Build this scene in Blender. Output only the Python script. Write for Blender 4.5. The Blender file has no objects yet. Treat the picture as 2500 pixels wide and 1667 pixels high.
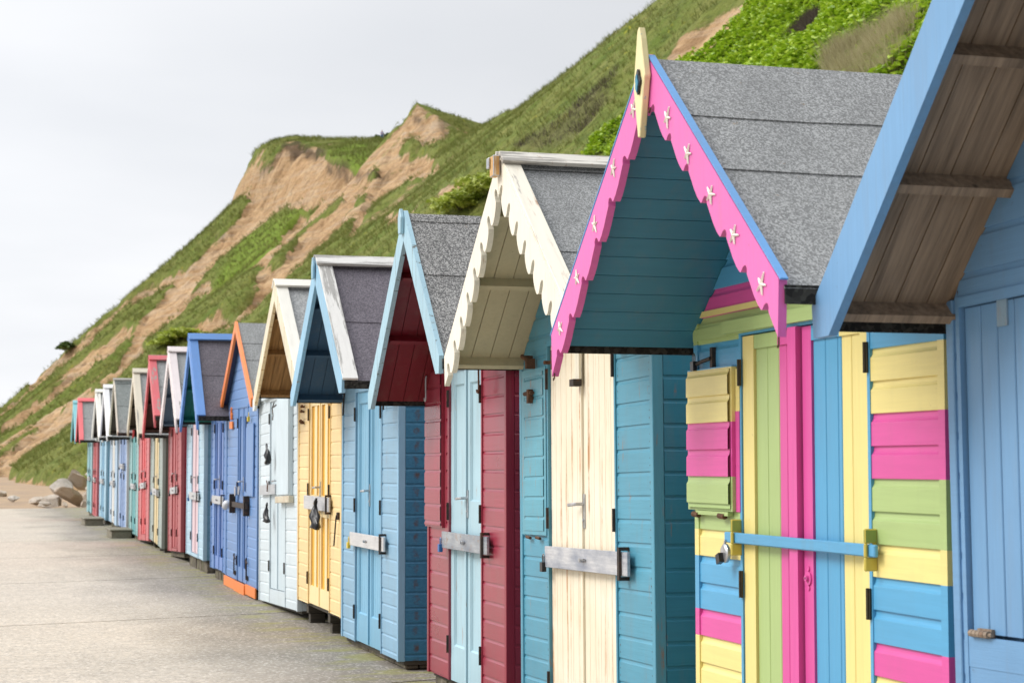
import bpy, bmesh, math, random
import numpy as np
from mathutils import Vector, Matrix
random.seed(7)
S = bpy.context.scene
COL = S.collection
D = 2.94            # distance from the camera's line to the hut fronts
PI = math.pi

# ------------------------------------------------------------------ helpers
def tag(o, label=None, cat=None, group=None, kind=None):
    if label: o['label'] = label
    if cat: o['category'] = cat
    if group: o['group'] = group
    if kind: o['kind'] = kind
    return o

class MB:
    """collects polygons; build() links them as one mesh object"""
    def __init__(s): s.v = []; s.f = []; s.m = []
    def add(s, vs, fs, mi=0):
        n = len(s.v); s.v += [tuple(v) for v in vs]
        for f in fs: s.f.append([n+i for i in f]); s.m.append(mi)
    def box(s, x0, x1, y0, y1, z0, z1, mi=0, ch=0.0):
        if x1 < x0: x0, x1 = x1, x0
        if y1 < y0: y0, y1 = y1, y0
        if z1 < z0: z0, z1 = z1, z0
        s.add([(x0,y0,z0),(x1,y0,z0),(x1,y1,z0),(x0,y1,z0),(x0,y0,z1),(x1,y0,z1),(x1,y1,z1),(x0,y1,z1)],
              [(0,3,2,1),(4,5,6,7),(0,1,5,4),(1,2,6,5),(2,3,7,6),(3,0,4,7)], mi)
    def obox(s, o, a, b, c, mi=0):
        """box from corner o with edge vectors a, b, c"""
        o, a, b, c = map(Vector, (o, a, b, c))
        if a.cross(b).dot(c) < 0: a, b = b, a
        P = [o, o+a, o+a+b, o+b, o+c, o+a+c, o+a+b+c, o+b+c]
        s.add(P, [(0,3,2,1),(4,5,6,7),(0,1,5,4),(1,2,6,5),(2,3,7,6),(3,0,4,7)], mi)
    def prism(s, pts, axis, a0, a1, mi=0):
        """outline pts (2-D) extruded along an axis; axis 'y': pts are (x,z)"""
        n = len(pts)
        def P(p, a): return (p[0], a, p[1]) if axis == 'y' else ((a, p[0], p[1]) if axis == 'x' else (p[0], p[1], a))
        area = sum(pts[i][0]*pts[(i+1)%n][1]-pts[(i+1)%n][0]*pts[i][1] for i in range(n))
        pts = list(pts)
        if (area < 0) != (axis == 'y' and False): pass
        vs = [P(p, a0) for p in pts]+[P(p, a1) for p in pts]
        flip = (area > 0)
        if axis == 'y': flip = not flip
        f0 = list(range(n)); f1 = [n+i for i in range(n)]
        if flip: f0.reverse()
        else: f1.reverse()
        fs = [f0, f1]
        for i in range(n):
            j = (i+1) % n
            fs.append([i, n+i, n+j, j] if flip is False else [i, j, n+j, n+i])
        s.add(vs, fs, mi)
    def tube(s, pts, r, n=8, mi=0):
        pts = [Vector(p) for p in pts]; rings = []
        for i, p in enumerate(pts):
            d = (pts[min(i+1, len(pts)-1)]-pts[max(i-1, 0)]).normalized()
            u = d.orthogonal().normalized() if i == 0 else (u-d*u.dot(d)).normalized()
            w = d.cross(u); rr = r[i] if isinstance(r, (list, tuple)) else r
            rings.append([p+(u*math.cos(2*PI*k/n)+w*math.sin(2*PI*k/n))*rr for k in range(n)])
        vs = [v for g in rings for v in g]; fs = []
        for i in range(len(pts)-1):
            for k in range(n):
                a = i*n+k; b = i*n+(k+1) % n
                fs.append((a, b, b+n, a+n))
        fs.append(list(reversed(range(n)))); fs.append([len(vs)-n+k for k in range(n)])
        s.add(vs, fs, mi)
    def build(s, name, mats, parent=None, smooth=False, bevel=0.0):
        me = bpy.data.meshes.new(name)
        me.from_pydata(s.v, [], s.f)
        if not isinstance(mats, (list, tuple)): mats = [mats]
        for m in mats: me.materials.append(m)
        me.polygons.foreach_set('material_index', s.m)
        if smooth: me.polygons.foreach_set('use_smooth', [True]*len(s.f))
        me.update()
        o = bpy.data.objects.new(name, me); COL.objects.link(o)
        if parent: o.parent = parent
        bm = bmesh.new(); bm.from_mesh(me); bmesh.ops.recalc_face_normals(bm, faces=bm.faces)
        if bevel:
            es = [e for e in bm.edges if len(e.link_faces) == 2 and e.calc_face_angle(0) > .6]
            bmesh.ops.bevel(bm, geom=es, offset=bevel, segments=1, affect='EDGES', clamp_overlap=True)
        bm.to_mesh(me); bm.free()
        return o

def empty(name, loc=(0,0,0), rot=(0,0,0)):
    o = bpy.data.objects.new(name, None); COL.objects.link(o)
    o.location = loc; o.rotation_euler = rot; o.empty_display_size = .2
    return o

# ------------------------------------------------------------------ materials
class N:
    def __init__(s, name):
        s.m = bpy.data.materials.new(name); s.m.use_nodes = True
        s.t = s.m.node_tree; s.b = s.t.nodes['Principled BSDF']
        s.tc = s.t.nodes.new('ShaderNodeTexCoord')
    def new(s, k, **kw):
        n = s.t.nodes.new(k)
        for a, v in kw.items(): setattr(n, a, v)
        return n
    def link(s, a, b): s.t.links.new(a, b)
    def noise(s, scale=(1,1,1), sc=1., detail=4, rough=.55, co='Object', off=(0,0,0), rot=0.):
        mp = s.new('ShaderNodeMapping'); mp.inputs['Scale'].default_value = scale; mp.inputs['Location'].default_value = off
        rot = rot or getattr(s, 'rot', 0.)
        if rot:
            m0 = s.new('ShaderNodeMapping'); m0.inputs['Rotation'].default_value = (0, rot, 0); s.link(s.tc.outputs[co], m0.inputs[0]); s.link(m0.outputs[0], mp.inputs[0])
        else: s.link(s.tc.outputs[co], mp.inputs[0])
        n = s.new('ShaderNodeTexNoise'); n.inputs['Scale'].default_value = sc
        n.inputs['Detail'].default_value = detail; n.inputs['Roughness'].default_value = rough
        s.link(mp.outputs[0], n.inputs['Vector']); return n.outputs['Fac']
    def ramp(s, inp, stops):
        r = s.new('ShaderNodeValToRGB'); el = r.color_ramp.elements
        while len(el) > 1: el.remove(el[-1])
        for i, (p, c) in enumerate(stops):
            e = el[0] if i == 0 else el.new(p)
            e.position = p; e.color = (c, c, c, 1) if not hasattr(c, '__len__') else (*c[:3], 1)
        s.link(inp, r.inputs[0]); return r.outputs[0]
    def math(s, op, a, b=None, clamp=False):
        n = s.new('ShaderNodeMath', operation=op, use_clamp=clamp)
        for i, v in enumerate((a, b)):
            if v is None: continue
            if isinstance(v, (int, float)): n.inputs[i].default_value = v
            else: s.link(v, n.inputs[i])
        return n.outputs[0]
    def mix(s, fac, a, b, mode='MIX'):
        n = s.new('ShaderNodeMix', data_type='RGBA', blend_type=mode)
        for i, v in ((0, fac), (6, a), (7, b)):
            if isinstance(v, (int, float)): n.inputs[i].default_value = v
            elif isinstance(v, tuple): n.inputs[i].default_value = (*v[:3], 1)
            else: s.link(v, n.inputs[i])
        return n.outputs[2]
    def bump(s, h, strength=.3, dist=.01, normal=None):
        n = s.new('ShaderNodeBump'); n.inputs['Strength'].default_value = strength; n.inputs['Distance'].default_value = dist
        s.link(h, n.inputs['Height'])
        if normal: s.link(normal, n.inputs['Normal'])
        return n.outputs[0]
    def out(s, col=None, rough=.5, normal=None, metal=0., spec=.5):
        if col is not None:
            if isinstance(col, tuple): s.b.inputs['Base Color'].default_value = (*col[:3], 1)
            else: s.link(col, s.b.inputs['Base Color'])
        if isinstance(rough, (int, float)): s.b.inputs['Roughness'].default_value = rough
        else: s.link(rough, s.b.inputs['Roughness'])
        s.b.inputs['Metallic'].default_value = metal; s.b.inputs['Specular IOR Level'].default_value = spec
        if normal: s.link(normal, s.b.inputs['Normal'])
        return s.m

def srgb(r, g, b):
    f = lambda c: (c/255/12.92 if c/255 <= .04045 else ((c/255+.055)/1.055)**2.4)
    return (f(r), f(g), f(b))
_mc = {}
def paint(c, rough=.42, grain='x', rust=0., wear=0., wearc=(.30,.28,.25), fade=0.10, spec=.5, bump=.35, dirt=.12):
    """painted timber: grain along x, y or z of the hut, tone drift, dirt, rust runs, worn patches"""
    key = (tuple(round(v, 4) for v in c), rough, grain, rust, wear, wearc, fade, spec, bump, dirt)
    if key in _mc: return _mc[key]
    n = N('painted_timber')
    if grain == 's': n.rot = math.radians(49)   # runs down the roof slope
    st = {'x': (1.2, 14, 26), 'y': (14, 1.2, 26), 'z': (26, 14, 1.2), 's': (26, 14, 1.2)}[grain]
    g = n.noise(st, 3.0, 5, .6)
    g2 = n.noise(st, 9.0, 3, .6, off=(3,1,7))
    big = n.noise((1,1,1), 2.2, 3, .55, off=(5,2,1))
    geo = n.new('ShaderNodeNewGeometry'); rnd = geo.outputs['Random Per Island']
    col = n.mix(n.ramp(big, [(.3, 0), (.7, 1)]), tuple(v*(1-fade) for v in c), tuple(min(1, v*(1+fade)+.006) for v in c))
    col = n.mix(n.math('MULTIPLY', n.ramp(g, [(.35, 1), (.6, 0)]), .22), col, tuple(v*.72 for v in c))
    col = n.mix(n.math('MULTIPLY', rnd, .26), col, tuple(min(1, v*.80+.01) for v in c))
    st3 = {'x': (5, 5, 1.1), 'y': (5, 5, 1.1), 'z': (9, 9, .7), 's': (9, 9, .7)}[grain]
    run = n.ramp(n.noise(st3, 2.2, 4, .65, off=(6,1,3)), [(.52, 0), (.75, 1)])
    col = n.mix(n.math('MULTIPLY', run, dirt*1.3), col, (.20, .17, .13))
    # dirt specks and knots
    vo = n.noise((1,1,1), 38., 3, .7, off=(1,9,4))
    speck = n.ramp(vo, [(.70, 0), (.76, 1)])
    col = n.mix(n.math('MULTIPLY', speck, dirt*4), col, (.10, .075, .05))
    if rust > 0:
        s = n.noise((16, 16, 2.2), 1.6, 4, .65, off=(2,2,2))
        m = n.ramp(s, [(.66-.12*rust, 0), (.74-.06*rust, 1)])
        s2 = n.noise((1,1,1), 14., 3, .6)
        m = n.math('MULTIPLY', m, n.ramp(s2, [(.38, 0), (.6, 1)]))
        col = n.mix(n.math('MULTIPLY', m, .8), col, (.33, .13, .03))
    if wear > 0:
        w = n.noise((st[0]*1.5, st[1]*.7, st[2]*.7), 1.3, 6, .7, off=(8,3,2))
        wm = n.ramp(w, [(.62-.22*wear, 0), (.66-.20*wear, 1)])
        col = n.mix(wm, col, wearc)
        w2 = n.ramp(n.noise(st, 5., 4, .7, off=(1,1,9)), [(.62, 0), (.7, 1)])
        col = n.mix(n.math('MULTIPLY', w2, n.math('MULTIPLY', wm, .8)), col, (.05, .045, .04))
    h = n.math('ADD', n.math('MULTIPLY', g, .6), n.math('MULTIPLY', g2, .4))
    r = n.math('ADD', n.math('MULTIPLY', big, .18), rough-.09)
    _mc[key] = n.out(col, r, n.bump(h, bump, .004), spec=spec)
    return _mc[key]

def wood(c, c2, grain='z', rough=.75, sc=1.):
    key = ('w', c, c2, grain, sc)
    if key in _mc: return _mc[key]
    n = N('bare_timber')
    if grain == 's': n.rot = math.radians(-49)   # planks run up the far roof slope
    st = {'x': (1., 14, 14), 'y': (14, 1., 14), 'z': (14, 14, 1.), 's': (16, 16, .7)}[grain]
    g = n.noise(st, 3.*sc, 6, .6); g2 = n.noise(st, 11.*sc, 4, .6, off=(4,4,1))
    geo = n.new('ShaderNodeNewGeometry')
    col = n.mix(n.ramp(g, [(.3, 0), (.68, 1)]), c2, c)
    col = n.mix(n.math('MULTIPLY', geo.outputs['Random Per Island'], .35), col, tuple(v*.6 for v in c))
    v = n.new('ShaderNodeTexVoronoi'); v.inputs['Scale'].default_value = 5.
    n.link(n.tc.outputs['Object'], v.inputs['Vector'])
    col = n.mix(n.math('MULTIPLY', n.ramp(v.outputs['Distance'], [(.03, 1), (.065, 0)]), .85), col, tuple(v_*.25 for v_ in c2))
    _mc[key] = n.out(col, rough, n.bump(g2, .4, .004))
    return _mc[key]

def felt(c1, c2, scale=120., lichen=.0):
    n = N('mineral_roof_felt')
    v = n.new('ShaderNodeTexVoronoi'); v.inputs['Scale'].default_value = scale; v.inputs['Randomness'].default_value = 1
    n.link(n.tc.outputs['Object'], v.inputs['Vector'])
    sp = n.new('ShaderNodeSeparateColor'); n.link(v.outputs['Color'], sp.inputs[0])
    f = n.ramp(sp.outputs[0], [(.30, 0), (.85, 1)])
    big = n.noise((1,1,1), 1.7, 5, .6)
    col = n.mix(f, c1, c2)
    col = n.mix(n.math('MULTIPLY', n.ramp(big, [(.35, 1), (.6, 0)]), .25), col, tuple(.6*a+.2*b for a, b in zip(c1, c2)))
    l = n.ramp(n.noise((1,1,1), 11., 6, .75, off=(3,3,3)), [(.655, 0), (.70, 1)])
    col = n.mix(n.math('MULTIPLY', l, max(.45, lichen)), col, (.30, .18, .06))
    big2 = n.noise((1,1,1), .9, 6, .7, off=(7,1,6)); col = n.mix(n.math('MULTIPLY', n.ramp(big2, [(.45, 0), (.62, 1)]), .30), col, tuple(.5*a+.12*b for a, b in zip(c1, c2)))
    rip = n.bump(n.noise((1,1,1), 2.6, 3, .5, off=(1,2,3)), .6, .03)
    return n.out(col, .9, n.bump(sp.outputs[0], .5, .004, rip), spec=.25)

def metal(c, rough=.45, mt=.85, rust=.3):
    n = N('weathered_metal')
    a = n.noise((1,1,1), 22., 4, .6)
    col = n.mix(n.ramp(a, [(.35, 0), (.7, 1)]), tuple(v*.65 for v in c), c)
    r = n.ramp(n.noise((1,1,1), 30., 4, .65, off=(3,1,5)), [(.60-.1*rust, 0), (.68, 1)])
    col = n.mix(n.math('MULTIPLY', r, rust), col, (.16, .07, .03))
    return n.out(col, rough, n.bump(a, .15, .002), metal=mt)

M = {}
M['iron'] = metal((.055, .045, .04), .6, .5, .7)
M['rusty'] = metal((.13, .06, .03), .8, .2, .9)
M['steel'] = metal((.62, .63, .65), .34, .75, .12)
def barmat(c1, c2, rust=.0):
    n = N('galvanised_bar'); a = n.noise((2.2, 5, 7), 1.6, 4, .6); b = n.noise((1.5, 20, 30), 3., 4, .6)
    col = n.mix(n.ramp(a, [(.38, 0), (.66, 1)]), c1, c2); col = n.mix(n.math('MULTIPLY', n.ramp(b, [(.4, 1), (.6, 0)]), .25), col, tuple(v*.7 for v in c2))
    r = n.ramp(n.noise((1,1,1), 16., 4, .7, off=(1,4,4)), [(.66-.12*rust, 0), (.74-.1*rust, 1)]); col = n.mix(n.math('MULTIPLY', r, .7), col, (.28, .14, .06))
    return n.out(col, .42, metal=.25)
M['bar'] = barmat((.60, .60, .60), (.42, .44, .47))
M['black'] = N('black_plastic').out((.012, .012, .014), .35)
M['bag'] = N('black_bag').out((.010, .010, .012), .30)
M['brass'] = N('yellow_lock').out((.75, .55, .05), .4)
M['bluelock'] = N('blue_lock').out((.02, .12, .35), .4)
M['orange'] = paint((.86, .22, .05), .42, 'z')
M['drip'] = felt((.018, .017, .016), (.06, .058, .05), 60.)

def base_mat():
    n = N('weathered_block')
    v = n.noise((1,1,1), 9., 6, .65); col = n.ramp(v, [(.3, (.05,.042,.034)), (.55, (.15,.125,.09)), (.75, (.30,.26,.20))])
    g = n.ramp(n.noise((1,1,1), 4., 4, .6, off=(2,2,2)), [(.5, 0), (.65, 1)])
    col = n.mix(n.math('MULTIPLY', g, .5), col, (.10,.11,.035))
    return n.out(col, .9, n.bump(v, .6, .015))
M['block'] = base_mat()
M['bearer'] = wood((.09,.075,.055), (.03,.026,.02), 'y')
M['gapdark'] = N('dark_void').out((.012,.011,.010), .9)

# ------------------------------------------------------------------ hut pieces (hut frame: x along the front from the far corner, y into the hut, z up)
PITCH = .110
def clad(mb, z0, z1, xl, xr, y=0., mi=0, zref=0., pitch=PITCH, axis='y', sgn=1, wide=False, nail=None):
    """shiplap boards between z0 and z1 ; xl/xr are functions of z ; mi int or f(z)"""
    prof = [(0., .002), (0., .0118), (.0015, .0128), (.078, .0128), (.0805, .0118), (.086, .0075), (.093, .0045), (.110, .0030)] if wide else [(0., .0028), (0., .0085), (.001, .0092), (.089, .0092), (.0905, .0085), (.095, .0055), (.101, .0040), (.110, .0034)]
    k = pitch/.110
    i0 = int(math.floor((z0-zref)/pitch)); i1 = int(math.ceil((z1-zref)/pitch))
    for i in range(i0, i1):
        zb = zref+i*pitch
        pts = []
        for (dz, d) in prof:
            z = zb+dz*k
            pts.append((min(max(z, z0), z1), d))
        if pts[-1][0]-pts[0][0] < 1e-4: continue
        vs = []; fs = []
        m = mi(zb+pitch*.5) if callable(mi) else mi
        last = None
        seq = []
        for (z, d) in pts:
            a, b = xl(z), xr(z)
            if b-a < .002: continue
            seq.append((z, d, a, b))
        if len(seq) < 2: continue
        for (z, d, a, b) in seq:
            if axis == 'y': vs += [(a, y-d*sgn, z), (b, y-d*sgn, z)]
            else: vs += [(y+d*sgn, a, z), (y+d*sgn, b, z)]
        for j in range(len(seq)-1):
            q = 2*j; fs.append((q, q+1, q+3, q+2))
        mb.add(vs, fs, m)
        if nail is not None and axis == 'y' and seq[-1][3]-seq[-1][2] > .15 and len(seq) > 4:
            a, b = seq[0][2], seq[0][3]
            for xn in (a+.022, b-.022):
                for zn in (.028, .062):
                    r = _nr.uniform(.0022, .0042); e = _nr.uniform(1., 2.6) if _nr.random() < .4 else 1.
                    q = zb+zn*k; yy = y-.0134 if wide else y-.0099
                    if q < z1: mb.add([(xn-r, yy, q), (xn, yy, q-r*e*1.4), (xn+r, yy, q), (xn, yy, q+r)], [(0, 1, 2, 3)], nail)

def tongue(mb, x0, x1, z0, z1, y, pitch=.09, mi=0, t=.02, gap=.004):
    """vertical boards with narrow grooves"""
    n = max(1, round((x1-x0)/pitch)); w = (x1-x0)/n
    for i in range(n):
        a = x0+i*w+gap*.5; b = x0+(i+1)*w-gap*.5
        c = .003
        mb.add([(a,y+t,z0),(a,y+c,z0),(a+c,y,z0),(b-c,y,z0),(b,y+c,z0),(b,y+t,z0),(a,y+t,z1),(a,y+c,z1),(a+c,y,z1),(b-c,y,z1),(b,y+c,z1),(b,y+t,z1)],
               [(0,1,7,6),(1,2,8,7),(2,3,9,8),(3,4,10,9),(4,5,11,10),(0,5,4,3,2,1),(6,7,8,9,10,11)], mi)

def board_edge(u0, u1, n=2): return [(u0+(u1-u0)*i/(n-1)) for i in range(n)]

_nr = random.Random(3)
SHAPES = {'wave': [((j+.5)/6, .018*math.sin(PI*(j+.5)/6)) for j in range(6)],
          'scallop': [(.0, .012), (.015, -.010), (.04, -.030), (.10, -.044), (.18, -.046), (.25, -.036), (.285, -.018), (.275, .002), (.25, .016), (.25, .032), (.29, .046), (.37, .055), (.5, .056), (.65, .050), (.8, .040), (.92, .028)],
          'pink': [(.0, -.014), (.035, -.026), (.09, -.031), (.15, -.026), (.19, -.012), (.205, .008), (.23, .013), (.4, .014), (.6, .008), (.8, -.003), (.93, -.010)]}
def barge_outline(x0, z0, x1, z1, bw, style='plain', tip=.02, period=.16):
    """bargeboard outline in (x,z): outer edge from eave end (x0,z0) to apex (x1,z1); bw = vertical depth"""
    s = 1 if x1 > x0 else -1
    L = math.hypot(x1-x0, z1-z0); sl = (z1-z0)/abs(x1-x0)
    out = [(x1, z1), (x0, z0)]
    inner = []
    if style == 'plain':
        cut = min(bw, tip if tip > 0 else bw)
        if cut < bw: inner = [(x0+s*.008, z0-cut), (x0-s*0+(1 if x1 > x0 else -1)*(bw-cut)/sl, z0-cut), (x1, z1-bw)]
        else: inner = [(x0+s*.02, z0-bw), (x1, z1-bw)]
    else:
        n = max(3, round(L/(.178 if style == 'scallop' else .205 if style == 'pink' else period)))
        inner.append((x0+s*.01, z0-bw*1.0))
        for k in range(n):
            for (u, d) in SHAPES[style]:
                p = (k+u)/n
                x = x0+(x1-x0)*p; z = z0+(z1-z0)*p
                nx, nz = s*sl/math.hypot(1, sl), -1/math.hypot(1, sl)   # square to the rake, inwards
                wdt = bw*math.cos(math.atan(sl))
                inner.append((x+nx*(wdt+d), z+nz*(wdt+d)))
        inner = [q for q in inner if (q[0]-x1)*s < -.001]
        inner.append((x1, z1-bw*1.15))
    return out+inner

def hinge(parent, x, z0, z1, y, m=None, w=.018):
    mb = MB(); mb.box(x-w*.5, x+w*.5, y-.006, y, z0, z1); mb.tube([(x, y-.008, z0), (x, y-.008, z1)], .006, 6)
    return mb.build('hinge', m or M['iron'], parent)

def handle(parent, x, z, y, m=None, k=1.):
    mb = MB()
    mb.box(x-.016*k, x+.016*k, y-.006, y, z-.085*k, z+.085*k)
    mb.tube([(x, y-.003, z+.035*k), (x, y-.045, z+.035*k), (x-.03*k, y-.05, z+.033*k), (x-.11*k, y-.048, z+.03*k)], .009*k, 8)
    mb.tube([(x, y-.004, z-.045*k), (x, y-.012, z-.045*k)], .007*k, 8)
    return mb.build('door_handle', m or M['steel'], parent)

def padlock(parent, x, y, z, m=None, k=1.):
    mb = MB(); m = m or M['black']
    mb.box(x-.022*k, x+.022*k, y-.014*k, y+.010*k, z-.075*k, z-.025*k, 0)
    mb.tube([(x-.013*k, y, z-.03*k), (x-.013*k, y, z+.005*k), (x, y, z+.018*k), (x+.013*k, y, z+.005*k), (x+.013*k, y, z-.03*k)], .004*k, 6, 1)
    return mb.build('padlock', [m, M['steel']], parent, bevel=.002)

def bar(hut, x0, x1, z, h=.10, y=-.05, m=None, lock=None, br=True):
    mb = MB()
    mb.box(x0, x1, y-.008, y+.008, z-h/2, z+h/2)
    b = mb.build('locking_bar', m or M['bar'], hut, bevel=.002)
    if br:
        k = MB(); xx = x1-.10
        k.box(xx, xx+.028, y-.022, y-.012, z-h/2-.022, z+h/2+.022); k.box(xx, xx+.028, y-.012, -.012, z+h/2+.006, z+h/2+.022); k.box(xx, xx+.028, y-.012, -.012, z-h/2-.022, z-h/2-.006)
        k.build('bracket', M['iron'], b)
    k = MB(); xm = (x0+x1)/2; k.tube([(xm-.05, y-.012, z), (xm+.05, y-.02, z+.004)], .007, 6); k.tube([(xm+.0, y-.009, z), (xm+.0, y-.03, z)], .010, 8)
    k.build('keeper_bolt', M['steel'], b)
    if lock: padlock(b, x0-.012, y-.012, z-.005, lock)
    return b

def leaf_panel(mb, x0, x1, z0, z1, y, panels, mi=0, mp=0, fw=.07, tg=0):
    """door leaf: stiles, rails and sunk panels; panels = [(za, zb)]"""
    t = .035
    mb.box(x0, x0+fw, y, y+t, z0, z1, mi); mb.box(x1-fw, x1, y, y+t, z0, z1, mi)
    zs = [z0]+[v for p in panels for v in p]+[z1]
    for i in range(0, len(zs), 2): mb.box(x0+fw, x1-fw, y+.0005, y+t, zs[i], zs[i+1], mi)
    for (a, b) in panels:
        q = .010   # moulding
        mb.add([(x0+fw,y+.001,a),(x1-fw,y+.001,a),(x1-fw,y+.001,b),(x0+fw,y+.001,b),(x0+fw+q,y+.014,a+q),(x1-fw-q,y+.014,a+q),(x1-fw-q,y+.014,b-q),(x0+fw+q,y+.014,b-q)],
               [(0,1,5,4),(1,2,6,5),(2,3,7,6),(3,0,4,7)], mi)
        if tg: tongue(mb, x0+fw+q, x1-fw-q, a+q, b-q, y+.015, tg, mp, .015, .003)
        else: mb.box(x0+fw+q*.5, x1-fw-q*.5, y+.015, y+.03, a+q*.5, b-q*.5, mp)

# ------------------------------------------------------------------ the beach hut
def hut(label, Yf, w, wall, door, lean=0., X=D, z0=.10, side=None, ov=.44, ez=2.02, az=3.05, exl=.06, exr=.06,
        bw=.12, bstyle='plain', bmat=None, bcap=None, verge=None, ridge=None, sof=None, soft='slope', purl=None, nf=2,
        feltm=None, seams=(.5,), depth=2.5, dx=(.3,.7), dz=(.10,2.06), dstyle='tg', barz=.98, lock='black', post=None,
        over=None, wallmi=None, doormats=None, base='block', gable=True, wleft=None, tips=.10, roofdx=0., name='beach_hut', pitch=PITCH, zref=0., dleaf=None, dmid=None, cap=None, slope_back=0., wide=False):
    """everything is a child of the hut's Empty; dx = door span, dz = door bottom and top"""
    root = empty(name, (X, Yf-lean*1.5, 0), (0, -lean, -PI/2))
    az -= .040 if ridge else .02; ez -= .02; roofdx += lean*1.4; ov -= .030
    tag(root, label, 'beach hut', 'painted beach huts in a row on the promenade')
    W = wall if isinstance(wall, (list, tuple)) and not isinstance(wall[0], float) else [wall]
    side = side or W[0]; post = post or W[0]
    c = w/2+roofdx
    half_l = c+exl; half_r = w-c+exr
    sl = (az-ez)/((half_l+half_r)/2)
    zl = az-sl*half_l; zr = az-sl*half_r
    zroof = lambda x: az-sl*abs(x-c)
    top = lambda x: zroof(x)-.045
    # --- front cladding
    mb = MB(); pw = .035
    mi = wallmi or 0
    nail = None
    if Yf < 20 and not wallmi: W = W+[M['rusty']]; nail = len(W)-1
    d0, d1 = dx; fr = .02
    XL = lambda z: max(pw, c-(az-.045-z)/sl); XR = lambda z: min(w-pw, c+(az-.045-z)/sl)
    zt = dz[1]+.03
    if wleft: clad(mb, wleft, zt, lambda z: max(XL(z), pw), lambda z: d0-fr, 0, mi, zref, pitch, wide=wide, nail=nail)
    clad(mb, z0, wleft if wleft else zt, XL, lambda z: d0-fr, 0, mi, zref, pitch, wide=wide, nail=nail)
    clad(mb, z0, zt, lambda z: d1+fr, XR, 0, mi, zref, pitch, wide=wide, nail=nail)
    clad(mb, zt, az-.05, XL, XR, 0, mi, zref, pitch, wide=wide, nail=nail)
    if dz[0]-z0 > .03: mb.box(d0-fr, d1+fr, -.012, .01, z0, dz[0]-.008, 0)
    # frame round the door opening
    mb.box(d0-fr, d0, -.016, .03, z0, zt, 0); mb.box(d1, d1+fr, -.016, .03, z0, zt, 0); mb.box(d0, d1, -.016, .03, dz[1], zt, 0)
    mb.add([(0,.045,z0),(w,.045,z0),(w,.045,top(w)),(c,.045,az-.05),(0,.045,top(0))], [(0,1,2,3,4)], 0)
    mb.build('front_wall', W, root)
    # --- side and back walls
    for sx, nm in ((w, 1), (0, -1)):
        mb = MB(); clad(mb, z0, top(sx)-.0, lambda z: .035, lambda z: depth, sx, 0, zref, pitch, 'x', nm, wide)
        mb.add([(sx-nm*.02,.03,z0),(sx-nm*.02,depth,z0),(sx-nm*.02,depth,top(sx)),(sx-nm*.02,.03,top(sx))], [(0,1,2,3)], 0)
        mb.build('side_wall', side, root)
    mb = MB(); mb.prism([(0,z0),(w,z0),(w,top(w)),(c,az-.05),(0,top(0))], 'y', depth, depth+.02); mb.build('back_wall', side, root)
    mb = MB(); mb.box(-.0, w, .03, depth, z0-.03, z0+.01); mb.build('floor', M['bearer'], root)
    # --- corner posts
    for (a, b) in ((-.006, pw), (w-pw, w+.006)):
        mb = MB(); mb.box(a, b, -.018, .036, z0-.005, top(max(0, min(w, (a+b)/2)))+.0)
        mb.build('corner_post', post, root, bevel=.003)
    # --- roof: boards, felt, purlins
    yb = depth+.12; t = .018
    nrm = lambda s: Vector((s*sl, 0, 1)).normalized()
    for s, half, ze in ((-1, half_l, zl), (1, half_r, zr)):
        n = nrm(s); E = Vector((c+s*half, 0, ze)); A = Vector((c, 0, az)); R = A-E; Lr = R.length; ru = R/Lr
        e0 = E-n*(t+.012)
        mb = MB()
        if soft == 'slope':
            k = max(1, int((ov+.02)/.11)+1); wd = (ov+.02)/k
            for i in range(k): mb.obox(e0+Vector((0, -ov+i*wd+.002, 0)), ru*(Lr-.01), (0, wd-.004, 0), n*t)
            mb.obox(e0+Vector((0, .022, 0)), ru*(Lr-.01), (0, yb-.022, 0), n*t)
        else:
            k = max(1, round(Lr/.105)); wd = (Lr-.01)/k
            for i in range(k): mb.obox(e0+ru*(i*wd+.0015)+Vector((0, -ov, 0)), ru*(wd-.003), (0, ov+yb, 0), n*t)
        mb.obox(e0+n*(t+.001)+Vector((0, -ov+.002, 0)), ru*(Lr-.01), (0, ov+yb-.004, 0), n*.008)
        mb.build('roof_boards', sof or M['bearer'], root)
        if purl:
            for p in purl:
                mb = MB(); o = E+ru*(Lr*p)-n*(t+.0125+.060)
                mb.obox(o+Vector((0, -ov+.02, 0)), ru*.03, (0, ov+.05, 0), n*.060)
                mb.build('purlin', sof or M['bearer'], root)
        # felt in lapped strips, lower ones first
        mb = MB(); ed = [0]+[1-q for q in sorted(seams, reverse=True)]+[1]
        m_ = len(ed)-1
        for i in range(m_):
            a = ed[i]*Lr; b = ed[i+1]*Lr+.03*(i < m_-1); h0 = .004+.0035*i
            sh = .0015*i
            aa = a-(.012 if i == 0 else 0)
            # wavy lower edge
            q = 14; vs = []; 
            for j in range(q+1):
                yy = -ov-.012+(ov+yb+.02)*j/q
                wv = .003*math.sin(j*1.7+i)+.002*math.sin(j*4.1+w*7)
                for (u, h) in ((aa+wv, -.003), (aa+wv, h0), (b, h0-.002 if i < m_-1 else h0)):
                    P = E+ru*u+n*h; vs.append((P.x, yy, P.z))
            fs = []
            for j in range(q):
                o = 3*j; fs += [(o,o+1,o+4,o+3), (o+1,o+2,o+5,o+4)]
            fs += [(0,1,2), (3*q+2,3*q+1,3*q)]
            mb.add(vs, fs, 0)
        # turned-down drip at the eave
        P = E+n*.004
        mb.obox((P.x+(s*.001), -ov-.01, P.z-.055), (s*.006, 0, 0), (0, ov+yb+.01, 0), (0, 0, .058), 1)
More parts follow.
